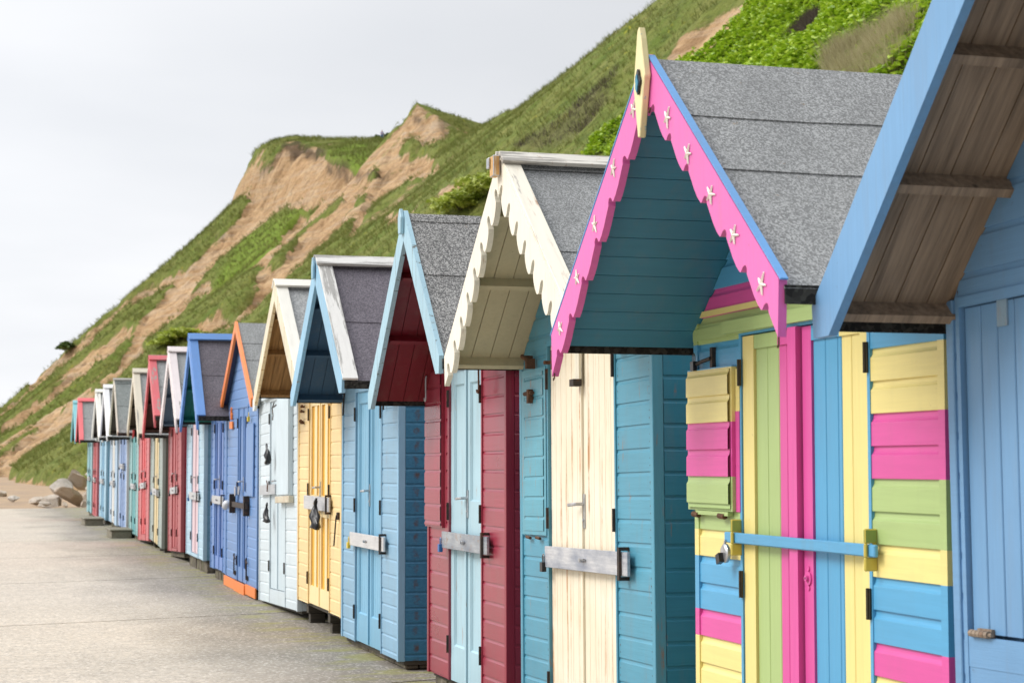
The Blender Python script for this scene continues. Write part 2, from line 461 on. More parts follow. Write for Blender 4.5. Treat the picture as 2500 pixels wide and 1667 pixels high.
        if cap is None or cap:
            hc = .004+.0035*m_+.002
            P = E+ru*(Lr-.10)+n*hc
            mb.obox(P+Vector((0, -ov-.01, 0)), ru*(.10+.004), (0, ov+yb+.014, 0), n*.004)
        mb.build('roof_felt', [feltm, M['drip']], root)
        # verge board lying on the felt
        if verge:
            wv = verge[1]; mb = MB(); P = E+n*(.008+.0035*m_)
            mb.obox(P+Vector((0, -ov-.024, 0))-ru*.005, ru*(Lr-.01), (0, wv, 0), n*.02)
            mb.build('verge_board', verge[0], root, bevel=.002)
        if ridge:
            mb = MB(); P = E+ru*(Lr-ridge[1])+n*(.030+.0035*m_)
            mb.obox(P+Vector((0, -ov-.036, 0)), ru*(ridge[1]+.014 if s < 0 else ridge[1]-.002), (0, ov+yb+.06, 0), n*.022)
            mb.build('ridge_board', ridge[0], root, bevel=.002)
        # bargeboard
        mb = MB(); yo = -ov-.030+(.001 if s > 0 else 0)
        top_off = .012+.004*m_
        x0b, z0b = E.x+s*.004, E.z+top_off; x1b, z1b = c, az+top_off*1.1
        pts = barge_outline(x0b, z0b, x1b, z1b, bw, bstyle, tips)
        mb.prism(pts, 'y', yo, -ov-.001)
        bb = mb.build('bargeboard', bmat, root, bevel=.0)
        if bcap:   # coloured top edge
            k = MB(); k.obox(Vector((E.x, yo-.001, E.z))+n*(top_off+.002), ru*(Lr-.01), (0, .026, 0), n*.006); k.build('top_edge', bcap, bb)
    # --- door
    leaves(root, dx, dz, door, dstyle, doormats, dmid)
    if barz: bar(root, dx[0]-.05, dx[1]+.20, barz, .10, -.036, lock=M[lock] if lock else None)
    # --- base
    if base == 'block':
        nb = 7; rr = random.Random(int(Yf*10))
        mb = MB(); x = .02
        while x < w-.05:
            l = rr.uniform(.2, .42); mb.box(x, min(w-.01, x+l)-.008, .03+rr.uniform(0, .02), .14, 0, z0-.031); x += l
        mb.box(.02, .16, .15, depth, 0, z0-.031); mb.box(w-.15, w-.02, .15, depth-.2, 0, z0-.031)
        mb.build('footing', M['block'], root, bevel=.006)
    elif base == 'legs':
        mb = MB()
        for x in (.25, w*.62, w-.08):
            mb.box(x-.05, x+.05, .04, 2.3, z0-.11, z0-.031); mb.box(x-.045, x+.045, .06, .2, 0, z0-.112); mb.box(x-.045, x+.045, 1.8, 1.95, 0, z0-.112)
        mb.box(.02, w-.02, .5, .56, 0, z0-.12)
        mb.build('footing', M['bearer'], root, bevel=.004)
    return root

def leaves(root, dx, dz, mat, style, mats=None, mid=None):
    a, b = dx; m = mid if mid else (a+b)/2; z0, z1 = dz; g = .004
    for i, (x0, x1) in enumerate(((a+g, m-g*.5), (m+g*.5, b-g))):
        mb = MB(); ms = mats or [mat]
        if style == 'tg': tongue(mb, x0, x1, z0, z1, .0, .085)
        elif style == 'tgdark':       # deep grooves of a stronger colour
            mb.box(x0, x1, .012, .03, z0, z1, 1)
            wd = (x1-x0); fw = .06
            mb.box(x0, x0+fw, -.004, .011, z0, z1); mb.box(x1-fw, x1, -.004, .011, z0, z1)
            mb.box(x0+fw, x1-fw, -.0035, .011, z1-.10, z1); mb.box(x0+fw, x1-fw, -.0035, .011, z0, z0+.16); mb.box(x0+fw, x1-fw, -.0035, .011, z0+(z1-z0)*.42, z0+(z1-z0)*.52)
            mb.box(x0+wd*.5-.05, x0+wd*.5+.05, .004, .011, z0+.161, z0+(z1-z0)*.4195); mb.box(x0+wd*.5-.06, x0+wd*.5+.06, .002, .011, z0+(z1-z0)*.5205, z1-.1005)
        elif style == 'panel': leaf_panel(mb, x0, x1, z0, z1, .0, [(z0+.22, z0+(z1-z0)*.44), (z0+(z1-z0)*.58, z1-.09)])
        elif style == 'paneltg': leaf_panel(mb, x0, x1, z0, z1, .0, [(z0+.22, z1-.09)], tg=.075)
        else: mb.box(x0, x1, 0, .03, z0, z1)
        lf = mb.build('door', ms, root, bevel=0)
        hx = x0-.006 if i == 0 else x1+.006
        for zz in (z0+.17, (z0+z1)/2+.03, z1-.23): hinge(lf, hx, zz, zz+.11, -.017)
        if i == 0: k = MB(); k.box(m-.022, m+.012, -.012, -.001, z0+.01, z1-.01); k.build('cover_strip', ms, lf)
        else: handle(lf, m+.02, 1.22, -.001 if style != 'tgdark' else -.005)
    return

def slab_shutter(root, x0, x1, z0, z1, y, t, mat, mi=0, zref=0., frame=.0, name='shutter', pitch=PITCH, vert=False, mats=None, wide=False):
    mb = MB()
    if callable(mi):
        zb = sorted(set([z0, z1]+[z for z in mi.bands if z0 < z < z1]))
        for i in range(len(zb)-1): mb.box(x0, x1, y-t, y, zb[i]+.0002, zb[i+1], mi((zb[i]+zb[i+1])/2))
    else: mb.box(x0, x1, y-t, y, z0, z1, mi)
    if vert: tongue(mb, x0+.01, x1-.01, z0+.01, z1-.01, y-t-.012, .085, 0, .011)
    else: clad(mb, z0+.012, z1-.012, lambda z: x0+.014, lambda z: x1-.014, y-t, mi, zref, pitch, wide=wide)
    return mb.build(name, mats or [mat], root)

# ------------------------------------------------------------------ colours
GREY = felt((.185, .19, .19), (.40, .41, .41), 170.)
GREYF = felt((.28, .29, .29), (.47, .48, .48), 90.)
GREEN_F = felt((.18, .205, .20), (.36, .385, .375), 90.)
SPECK = felt((.12, .12, .12), (.48, .475, .46), 140., .9)
PURP = felt((.11, .10, .118), (.215, .195, .225), 130.)
white = (.80, .79, .76); cream = (.84, .75, .58)
def rusty_door():
    n = N('rust_streaked_cream_paint')
    g = n.noise((26, 14, 1.2), 3., 5); big = n.noise((1,1,1), 2.2, 3, .55)
    col = n.mix(n.ramp(big, [(.3, 0), (.7, 1)]), (.80, .70, .52), (.86, .80, .66))
    col = n.mix(n.math('MULTIPLY', n.ramp(g, [(.35, 1), (.6, 0)]), .2), col, (.62, .50, .33))
    s = n.noise((13, 13, .35), 1.5, 5, .7, off=(2,2,2)); s2 = n.noise((1,1,1), 7., 4, .65, off=(7,2,2))
    m = n.math('MULTIPLY', n.ramp(s, [(.545, 0), (.61, 1)]), n.ramp(s2, [(.38, .12), (.58, 1)]))
    col = n.mix(n.math('MULTIPLY', m, .85), col, (.48, .19, .04))
    d = n.math('MULTIPLY', n.ramp(n.noise((34, 34, 1.2), 1.5, 5, .7, off=(9,1,2)), [(.66, 0), (.70, 1)]), n.ramp(n.noise((1,1,1), 20., 3, .6), [(.5, 0), (.6, 1)]))
    col = n.mix(n.math('MULTIPLY', d, .8), col, (.10, .07, .045))
    return n.out(col, .5, n.bump(g, .35, .004))
W_cream = rusty_door()

# ---- nearest: plain blue hut, only its far corner is in view
B0 = paint((.150, .320, .540), .55, 'x', fade=.08); B0z = paint((.150, .320, .540), .5, 'z', fade=.08)
BARE = wood((.42, .30, .20), (.14, .095, .062), 's')
h = hut('plain mid blue hut closest on the right, with bare brown timber under its roof', 5.04, 2.1, B0, B0z, lean=.025, X=2.87, z0=.10,
        ov=.43, ez=1.985, az=3.07, exl=.075, exr=.10, bw=.205, bmat=B0z, sof=BARE, purl=(.03, .33, .60, .86), feltm=GREY, seams=(.3, .6),
        dx=(.072, 1.0), dz=(.98, 1.957), dstyle='none', barz=None, pitch=.12, zref=1.94)
for o in list(h.children):
    if o.name.split('.')[0] == 'door': 
        for c_ in o.children: bpy.data.objects.remove(c_)
        bpy.data.objects.remove(o)
mb = MB(); tongue(mb, .076, 1.0, .985, 1.953, 0, .092, 0, .02, .005); mb.build('shutter', B0z, h)
mb = MB(); mb.box(.27, .325, -.006, -.0005, 1.88, 2.0); mb.tube([(.297, -.004, 1.975), (.297, -.012, 1.975)], .008, 8, 1); mb.build('metal_strap', [paint((.24, .36, .46), .5, 'z', rust=1.4), M['rusty']], h)
mb = MB()
for i in range(5): mb.tube([(.10+i*.021, -.022, .985), (.118+i*.021, -.022, .985)], .011, 8)
mb.tube([(.09, -.022, .985), (.22, -.022, .985)], .006, 6); mb.box(.12, .2, -.012, .0, .965, 1.0); mb.build('rusty_hinge', metal((.35, .27, .2), .7, .2, .8), h)
mb = MB(); mb.box(.052, 1.02, -.008, 0, .115, .875); mb.box(.052, 1.02, -.014, 0, .885, .975); mb.build('lower_panel', B0, h)

# ---- striped hut with pink scalloped gable and finial
cb = (.085, .355, .60); cy = (.84, .71, .26); cp = (.70, .085, .34); cg = (.40, .53, .20)
SM = [paint(c_, .42, 'x', fade=.04, bump=.2, dirt=.05) for c_ in (cb, cy, cp, cg)]
SZ = [paint(c_, .42, 'z', fade=.04, bump=.2, dirt=.05) for c_ in (cb, cy, cp, cg)]
def stripes(z):
    i = int(math.floor(z/.110+1e-6))
    return {20: 0, 19: 2, 18: 3, 17: 0, 16: 1, 15: 1, 14: 2, 13: 2, 12: 3, 11: 3, 10: 1, 9: 0, 8: 0, 7: 2, 6: 1, 5: 1, 4: 3, 3: 3, 2: 0, 1: 0, 0: 2}.get(i, 0)
stripes.bands = [i*.110 for i in (5, 7, 8, 10, 11, 13, 15, 17)]
PINK = paint((.74, .14, .43), .45, 'z', fade=.06, bump=.25)
TEAL = paint((.035, .20, .30), .5, 'y', fade=.10, bump=.2)
h = hut('multicoloured striped hut with a pink scalloped gable and a yellow finial', 7.29, 2.09, SM, SZ[0], lean=.003, z0=.10,
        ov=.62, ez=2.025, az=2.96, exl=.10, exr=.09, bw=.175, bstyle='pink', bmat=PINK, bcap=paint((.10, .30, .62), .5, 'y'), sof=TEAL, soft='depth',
        feltm=GREY, wide=True, seams=(.285, .53), dx=(.49, 1.57), dz=(.10, 1.99), dstyle='none', barz=None, wallmi=stripes, side=paint((.30, .33, .10), .5, 'x'), post=SZ[0], cap=False)
for o in list(h.children):
    nm = o.name.split('.')[0]
    if nm == 'door' or nm == 'corner_post' or nm == 'side_wall':
        for c_ in list(o.children): bpy.data.objects.remove(c_)
        bpy.data.objects.remove(o)
def banded_post(x0, x1, zt):
    mb = MB(); zb = [.10]+[i*.110 for i in (2, 3, 5, 7, 8, 10, 11, 13, 15, 17, 18, 19)]; zb = [z for z in zb if z < zt]+[zt]
    for a, b in zip(zb, zb[1:]): mb.box(x0, x1, -.018, .036, a+.0001, b, stripes((a+b)/2))
    return mb.build('corner_post', SM, h)
banded_post(-.008, .035, 2.07); banded_post(2.055, 2.098, 2.07)
for sx, nm in ((2.09, 1), (0, -1)):
    mb = MB(); clad(mb, .10, 2.05, lambda z: .037, lambda z: 2.5, sx, stripes, 0, .110, 'x', nm); mb.build('side_wall', SM, h)
def vboards(x0, spec, z0, z1, y=0., parent=None, name='door'):
    """spec = [(x_right, colour)] boards with grooves, painted stripes"""
    mb = MB(); x = x0
    for (xr, mi) in spec:
        a, b, c = x+.0018, xr-.0018, .003
        mb.add([(a,y+.02,z0),(a,y+c,z0),(a+c,y,z0),(b-c,y,z0),(b,y+c,z0),(b,y+.02,z0),(a,y+.02,z1),(a,y+c,z1),(a+c,y,z1),(b-c,y,z1),(b,y+c,z1),(b,y+.02,z1)],
               [(0,1,7,6),(1,2,8,7),(2,3,9,8),(3,4,10,9),(4,5,11,10),(0,5,4,3,2,1),(6,7,8,9,10,11)], mi)
        x = xr
    return mb, parent, name
mb, _, _ = vboards(.602, [(.712, 3), (.818, 3), (.888, 2), (.958, 2)], .11, 1.93)
mb.box(.494, .600, -.010, .02, .105, 1.985, 1); mb.box(.6005, .82, -.008, .02, 1.9305, 1.985, 3); mb.box(.8205, .958, -.008, .02, 1.9305, 1.985, 2)
mb.box(.959, 1.030, -.030, .02, .105, 1.988, 2)
d1_ = mb.build('door', SZ, h)
mb, _, _ = vboards(1.117, [(1.219, 0), (1.318, 0), (1.347, 0), (1.426, 1), (1.507, 1)], .11, 1.93)
mb.box(1.0405, 1.1165, -.008, .02, .105, 1.985, 2); mb.box(1.5075, 1.566, -.010, .02, .105, 1.985, 1); mb.box(1.117, 1.345, -.008, .02, 1.9305, 1.985, 0); mb.box(1.3455, 1.507, -.008, .02, 1.9305, 1.985, 1)
d2_ = mb.build('door', SZ, h)
for (x, z, p) in ((.486, 1.79, d1_), (.486, .955, d1_), (1.572, 1.79, d2_), (1.572, .955, d2_), (.486, .2, d1_), (1.572, .2, d2_)): hinge(p, x, z, z+.105, -.018, metal((.06, .05, .03), .6, .4, .5), .024)
mb = MB(); mb.tube([(1.078, -.008, 1.065), (1.078, -.014, 1.065)], .026, 16); mb.tube([(1.078, -.013, 1.065), (1.078, -.024, 1.065)], .011, 12); mb.tube([(1.078, -.008, 1.10), (1.078, -.0125, 1.10)], .010, 10); mb.tube([(1.078, -.008, 1.03), (1.078, -.0125, 1.03)], .010, 10); mb.tube([(1.078, -.0239, 1.065), (1.078, -.0242, 1.065)], .005, 8, 1)
mb.build('lock_escutcheon', [SZ[2], M['black']], d2_)
mb = MB()   # header board and thin yellow strip
mb.obox((-.01, -.020, 1.995), (1.62, 0, .012), (0, .018, 0), (0, 0, .05), 3); mb.obox((.35, -.040, 2.004), (1.2, 0, -.004), (0, .022, 0), (0, 0, .05), 3)
mb.box(.03, 2.03, -.019, -.001, 2.092, 2.116, 1); mb.build('header_board', SM, h)
sh = slab_shutter(h, -.040, .435, 1.29, 1.875, -.012, .022, None, stripes, 0, name='shutter', mats=SM, wide=True)
mb = MB(); mb.box(.30, .475, -.019, -.005, 1.29, 1.69, 2); mb.box(.44, .478, -.019, -.005, 1.6905, 1.86, 1); mb.box(.06, .4, -.04, -.015, 1.272, 1.2885, 3); mb.build('window_frame', SM, sh)
for hx in (.02, .30):
    mb = MB(); mb.tube([(hx, -.035, 1.272), (hx+.06, -.035, 1.27)], .012, 8); mb.build('rusty_hinge', M['rusty'], sh)
mb = MB(); mb.box(.20, .225, -.03, -.012, 1.86, 1.96, 0); mb.tube([(.21, -.03, 1.915), (.12, -.035, 1.905), (.05, -.035, 1.895)], .008, 6, 0); mb.build('latch', M['iron'], h)
padlock(h, .05, -.04, 1.93, M['black'], .8)
# blue lock bar in two painted brackets
mb = MB(); mb.box(.375, 1.665, -.046, -.030, 1.168, 1.210); b_ = mb.build('locking_bar', paint((.10, .36, .60), .5, 'x', bump=.5), h, bevel=.004)
for bx in (.470, 1.612):
    mb = MB()
    for (za, zb, mi) in ((1.120, 1.166, 0), (1.213, 1.262, 1)): mb.box(bx, bx+.013, -.060, -.012, za, zb, mi)
    mb.box(bx+.0, bx+.013, -.0602, -.0475, 1.166, 1.213, 0); mb.box(bx, bx+.013, -.029, -.0125, 1.166, 1.213, 0)
    mb.build('bracket', [paint((.62, .50, .08), .5, 'z'), paint((.25, .33, .08), .5, 'z')], b_, bevel=.004)
mb = MB()  # round disc padlock
cx, cz = .395, 1.125
mb.tube([(cx, -.060, cz), (cx, -.054, cz), (cx, -.044, cz), (cx, -.038, cz)], [.030, .038, .038, .030], 24, 0); mb.obox((cx-.022, -.080, cz-.045), (.034, 0, .012), (0, .02, 0), (-.012, 0, .036), 1)
mb.tube([(cx-.012, -.048, cz+.03), (cx-.004, -.048, cz+.048), (cx+.006, -.048, cz+.05)], .006, 8, 0)
mb.build('padlock', [M['steel'], M['black']], b_)
# finial with its dark emblem
yf = -.622
pts = [(1.045+.008, 3.065), (1.045+.026, 3.02), (1.045+.066, 2.875), (1.045+.058, 2.86), (1.045+.010, 2.66), (1.045-.008, 2.66), (1.045-.052, 2.85), (1.045-.010, 3.05)]
mb = MB(); mb.prism(pts, 'y', yf-.025, yf); f_ = mb.build('finial', paint((.82, .72, .38), .45, 'z', wear=.08, wearc=(.05, .35, .5)), h, bevel=.003)
mb = MB(); q = [(math.cos(a)*.022*(1+.25*math.cos(5*a)), math.sin(a)*.042*(1+.12*math.cos(4*a))) for a in [2*PI*i/20 for i in range(20)]]
mb.prism([(1.045+.012+a, 2.86+b) for a, b in q], 'y', yf-.034, yf-.0252, 0); mb.prism([(1.045+.010+a*.6, 2.855+b*.7) for a, b in q], 'y', yf-.037, yf-.0342, 1)
mb.build('emblem', [M['black'], paint((.03, .22, .34), .4, 'z')], f_)
def starfish(x, z, r, rot):
    mb = MB(); o = []
    for k in range(5):
        a = rot+2*PI*k/5; u = (math.sin(a), math.cos(a))
        for j, (rr, w_) in enumerate(((.15, .30), (.6, .20), (1., .07))): pass
        L = r*(1+.15*math.sin(k*2.3+rot*3)); wv = r*.17
        n_ = (u[1], -u[0]); y0 = yf; 
        P = [(x-n_[0]*wv, y0, z-n_[1]*wv), (x+n_[0]*wv, y0, z+n_[1]*wv), (x+u[0]*L+n_[0]*wv*.4, y0, z+u[1]*L+n_[1]*wv*.4), (x+u[0]*L-n_[0]*wv*.4, y0, z+u[1]*L-n_[1]*wv*.4)]
        Q = [(x, y0-.008, z), (x+u[0]*L*.92, y0-.004, z+u[1]*L*.92)]
        mb.add(P+Q, [(0, 4, 5, 3), (1, 2, 5, 4), (3, 5, 2), (0, 1, 4)], 0)
    mb.build('starfish', STAR, h)
STAR = paint((.88, .85, .74), .6, 'z', dirt=0.)
slp = (2.965-2.015)/1.14
for t_ in (.11, .31, .51, .71, .91): starfish(1.045-1.12*t_, 2.965-1.12*t_*slp-.075, .034, t_*5)
for t_ in (.20, .37, .55, .72, .91): starfish(1.045+1.12*t_, 2.965-1.12*t_*slp-.085, .036, t_*7+.4)
for sx, xx in ((-1, -.085), (1, 2.165)):
    mb = MB(); zz = 2.015-.155+.0
    mb.tube([(xx, yf+.01, zz+.01), (xx, yf+.01, zz-.02), (xx+.006, yf+.004, zz-.03), (xx+.02, yf, zz-.022)], .003, 6); mb.build('rope_hook', M['rusty'], h)
mb = MB(); mb.tube([(1.07, yf+.012, 2.79), (1.07, yf+.008, 2.755), (1.085, yf+.002, 2.745), (1.10, yf, 2.76)], .0035, 6); mb.build('rope_hook', M['rusty'], h)

# ---- cream scalloped gable, turquoise boards, cream doors
T2 = paint((.075, .30, .42), .45, 'x', rust=.35, fade=.1); T2z = paint((.08, .31, .43), .45, 'z', rust=.5)
CB = paint((.84, .79, .66), .5, 'z', rust=.25, fade=.03, bump=.15)
SC = paint((.58, .50, .32), .6, 'z', fade=.08)
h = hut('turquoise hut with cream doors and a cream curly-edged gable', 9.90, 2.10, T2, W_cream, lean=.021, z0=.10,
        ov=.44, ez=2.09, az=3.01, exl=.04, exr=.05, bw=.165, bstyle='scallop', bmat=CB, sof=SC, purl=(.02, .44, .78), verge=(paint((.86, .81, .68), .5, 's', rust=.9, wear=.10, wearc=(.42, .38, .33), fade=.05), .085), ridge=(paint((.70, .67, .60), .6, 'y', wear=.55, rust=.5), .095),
        feltm=GREY, seams=(.62,), dx=(.52, 1.576), dz=(.10, 2.09), dstyle='tg', barz=None, post=T2z, side=paint((.020, .20, .31), .5, 'y', rust=.3), dmid=1.06, pitch=.108)  # side: front turquoise darkened, shade of the gap put into its colour
bar(h, .55, 1.83, .98, .11, -.040, barmat((.62, .62, .63), (.26, .29, .36)), M['black'])
for (a, b, c_, d_) in ((.045, .47, 1.09, 1.985),):
    mb = MB(); clad(mb, c_+.02, d_-.02, lambda z: a+.05, lambda z: b-.02, -.014, 0, 0, .108)
    fr_ = .022
    mb.box(a, b+.02, -.020, -.0135, d_-.02, d_+.002); mb.box(a, b+.02, -.020, -.0135, c_-.002, c_+.02); mb.box(a, a+.048, -.0195, -.0135, c_+.02, d_-.02); mb.box(b-.018, b+.02, -.0195, -.0135, c_+.02, d_-.02)
    hs = mb.build('hatch', paint((.10, .35, .45), .45, 'x', rust=.8), h)
    k = MB(); k.tube([(.16, -.035, 1.855), (.30, -.035, 1.855)], .012, 8); k.box(.24, .275, -.05, -.02, 1.80, 1.875); k.build('bolt', M['rusty'], hs)
    for x_ in (.16, .34):
        k = MB(); k.tube([(x_, -.03, 1.075), (x_+.07, -.03, 1.07)], .009, 6); k.build('hinge', M['rusty'], hs)
mb = MB(); mb.tube([(.24, -.015, 2.05), (.24, -.06, 2.05)], .012, 8); mb.tube([(.20, -.06, 2.06), (.30, -.062, 2.03)], .012, 8); mb.box(.285, .31, -.07, -.02, 1.985, 2.04); mb.build('swing_bolt', M['rusty'], h)
mb = MB(); mb.tube([(.565, -.015, 2.0), (.565, -.05, 2.0)], .010, 8); mb.box(.62, .645, -.03, -.004, 1.96, 2.06); mb.build('swing_bolt', M['rusty'], h)
mb = MB(); mb.box(1.03, 1.095, -.030, -.012, 1.88, 2.085); mb.obox((1.03, -.06, 1.845), (.065, 0, 0), (0, .045, 0), (0, -.0, .035), 1); mb.build('wooden_prop', [paint((.80, .74, .60), .5, 'z', wear=.2), M['iron']], h)
mb = MB(); mb.tube([(1.66, -.014, 2.09), (1.66, -.035, 2.085), (1.66, -.035, 1.985), (1.675, -.035, 1.968), (1.74, -.035, 1.972)], .007, 8); mb.build('hook', M['iron'], h)
mb = MB(); mb.box(1.065, 1.135, -.482, -.4465, 2.885, 2.99, 1); mb.box(1.045, 1.085, -.494, -.4825, 2.93, 2.985, 0); mb.build('end_block', [M['steel'], paint((.62, .36, .13), .5, 'z', rust=1.5, wear=.3, wearc=(.7, .6, .45))], h, bevel=.004)

# ---- crimson hut with pale blue doors
R3 = paint((.30, .028, .055), .30, 'x', fade=.14, spec=.6); R3z = paint((.29, .02, .045), .33, 'z')
PB = paint((.40, .59, .67), .45, 'z', rust=.2, fade=.05); PBb = paint((.34, .54, .64), .45, 'z', wear=.12, wearc=(.10, .10, .08))
h = hut('crimson boarded hut with pale blue panelled doors and dark red underside of its roof', 12.09, 1.90, R3, PB, lean=.006, z0=.10,
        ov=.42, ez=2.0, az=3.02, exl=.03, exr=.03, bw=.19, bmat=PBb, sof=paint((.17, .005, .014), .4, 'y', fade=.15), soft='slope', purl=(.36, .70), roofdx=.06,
        feltm=SPECK, seams=(.055, .44), dx=(.568, 1.352), dz=(.10, 2.06), dstyle='panel', barz=None, post=R3z, dmid=.975, cap=False, tips=.10)
bar(h, .51, 1.60, .985, .105, -.040, barmat((.42, .44, .46), (.20, .23, .28), .8), M['bluelock'])
sh = slab_shutter(h, -.02, .44, 1.056, 2.09, -.010, .018, R3, 0, 0)
mb = MB(); mb.box(.36, .475, -.0095, -.003, 1.07, 2.08); mb.build('window_frame', R3z, sh)
for xx in (.16, 1.50):
    mb = MB(); mb.tube([(xx-.03, -.06, 2.045), (xx, -.066, 2.045), (xx, -.07, 2.03), (xx+.005, -.07, 1.90), (xx-.01, -.07, 1.885), (xx-.035, -.07, 1.89), (xx-.04, -.07, 1.905)], .006, 8); mb.build('hook', M['steel'] if xx < 1 else M['rusty'], h)
mb = MB(); mb.prism([(1.01-.03, 2.88), (1.01+.03, 2.88), (1.01+.04, 2.98), (1.01, 3.04), (1.01-.04, 2.98)], 'y', -.445, -.4205); mb.build('apex_block', PBb, h, bevel=.004)

# ---- blue hut with navy roof underside and flaking white trim
B4 = paint((.23, .41, .56), .48, 'x', rust=.15, fade=.07); B4z = paint((.19, .43, .61), .45, 'z', fade=.05)
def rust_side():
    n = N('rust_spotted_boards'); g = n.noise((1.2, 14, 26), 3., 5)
    col = n.mix(n.ramp(g, [(.35, 0), (.65, 1)]), (.030, .165, .30), (.045, .21, .36))  # base blue far below the front's: side-wall shade is in the colour
    sp = n.new('ShaderNodeSeparateXYZ'); n.link(n.tc.outputs['Object'], sp.inputs[0])
    fz = n.math('FRACT', n.math('DIVIDE', sp.outputs[2], .110))
    dz_ = n.math('MULTIPLY', n.math('ABSOLUTE', n.math('SUBTRACT', fz, .45)), .9)
    dy_ = n.math('MULTIPLY', n.math('ABSOLUTE', n.math('SUBTRACT', sp.outputs[1], .115)), 13.)
    r = n.math('ADD', n.math('POWER', dz_, 2.), n.math('POWER', dy_, 2.))
    r = n.math('ADD', r, n.math('MULTIPLY', n.noise((1,1,1), 17., 4, .7), .72))
    m = n.ramp(r, [(.26, 1), (.46, 0)])
    return n.out(n.mix(n.math('MULTIPLY', m, .85), col, (.10, .045, .02)), .5, n.bump(g, .3, .004))
WF = paint((.74, .73, .70), .6, 'y', wear=.62, wearc=(.36, .35, .33), fade=.05)
h = hut('mid blue hut with navy roof underside and peeling white roof edge boards over purple-grey felt', 15.10, 2.115, B4, B4z, lean=.004, z0=.06,
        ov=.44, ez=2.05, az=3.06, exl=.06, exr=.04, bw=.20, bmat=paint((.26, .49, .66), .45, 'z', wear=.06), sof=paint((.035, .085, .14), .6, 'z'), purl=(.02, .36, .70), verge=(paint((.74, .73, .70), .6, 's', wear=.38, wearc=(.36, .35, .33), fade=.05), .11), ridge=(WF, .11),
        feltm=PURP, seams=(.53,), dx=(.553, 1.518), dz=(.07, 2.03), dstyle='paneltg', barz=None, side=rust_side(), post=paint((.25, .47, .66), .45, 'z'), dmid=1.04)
bar(h, .49, 1.76, .87, .105, -.040, barmat((.70, .69, .68), (.55, .55, .56)), M['brass'])
for xx in (.10, 1.66):
    mb = MB(); mb.tube([(xx, -.02, 2.06), (xx, -.03, 1.86)], .008, 6); mb.build('hook', M['iron'], h)
mb = MB(); mb.prism([(1.035, 2.88), (1.09, 2.88), (1.10, 2.98), (1.06, 3.05), (1.02, 2.98)], 'y', -.465, -.4475); mb.build('apex_block', paint((.26, .47, .60), .5, 'z', wear=.1), h, bevel=.004)

# ---- yellow hut
Y5 = paint((.84, .62, .30), .5, 'x', rust=.2, fade=.06); Y5z = paint((.86, .68, .36), .5, 'z', fade=.05); Y5d = paint((.80, .42, .03), .5, 'z')
NW = wood((.34, .21, .095), (.15, .085, .035), 's')
h = hut('pale orange-yellow hut on timber legs, with a natural brown wood roof underside', 17.27, 2.14, Y5, Y5z, lean=.0, z0=.20,
        ov=.42, ez=2.16, az=3.08, exl=.10, exr=.06, bw=.17, bmat=paint((.72, .66, .50), .6, 'z', wear=.2, wearc=(.40, .27, .12)), sof=NW, purl=(.03, .42, .74), verge=(paint((.80, .78, .70), .5, 's'), .10), ridge=(paint((.80, .78, .70), .5, 'y'), .10),
        feltm=GREYF, seams=(.6,), dx=(.58, 1.607), dz=(.21, 2.08), dstyle='tgdark', doormats=[Y5z, Y5d], barz=None, dmid=1.10, base='legs', tips=.14)
b_ = bar(h, .50, 1.73, 1.115, .12, -.038, barmat((.62, .62, .62), (.42, .43, .46)), None)
def bag(parent, x, y, z, k=1., seed=1):
    rr = random.Random(seed); mb = MB(); rings = []
    prof = [(0, .010), (.03, .022), (.06, .016), (.10, .040), (.15, .055), (.20, .050), (.24, .062), (.26, .02)]
    n_ = 12; vs = []; fs = []
    for i, (d, r) in enumerate(prof):
        for j in range(n_):
            a = 2*PI*j/n_; rr_ = r*k*(1+.45*math.sin(3*a+i*.9+seed)+.3*rr.uniform(-1, 1))
            vs.append((x+math.cos(a)*rr_+.05*k*math.sin(i*.7+seed), y-.02*k+math.sin(a)*rr_*.6, z-d*k))
    for i in range(len(prof)-1):
        for j in range(n_): a = i*n_+j; b = i*n_+(j+1) % n_; fs.append((a, b, b+n_, a+n_))
    fs.append(tuple(range(n_))); fs.append(tuple(len(vs)-n_+j for j in range(n_)))
    mb.add(vs, fs); return mb.build('lock_cover_bag', M['bag'], parent, smooth=True)
bag(b_, 1.50, -.09, 1.17, 1.05, 3)
k = MB(); k.tube([(1.18, -.09, 1.01), (1.18, -.065, 1.01)], [.045, .05], 16); k.build('keeper_plate', paint((.30, .30, .24), .5, 'z'), b_)
for (x_, z_) in ((.31, 1.985), (.29, 1.94), (.25, 1.85), (.30, 1.835)):
    k = MB(); k.tube([(x_-.03, -.03, z_), (x_+.03, -.04, z_+.008)], .012, 7); k.tube([(x_, -.01, z_), (x_, -.05, z_)], .010, 7); k.build('bolt', M['rusty'], h)
k = MB(); k.tube([(2.02, -.03, 1.04), (2.02, -.035, 1.02), (1.93, -.035, .78)], .007, 6); k.box(2.0, 2.05, -.03, -.012, 1.0, 1.06); k.build('hook', M['iron'], h)

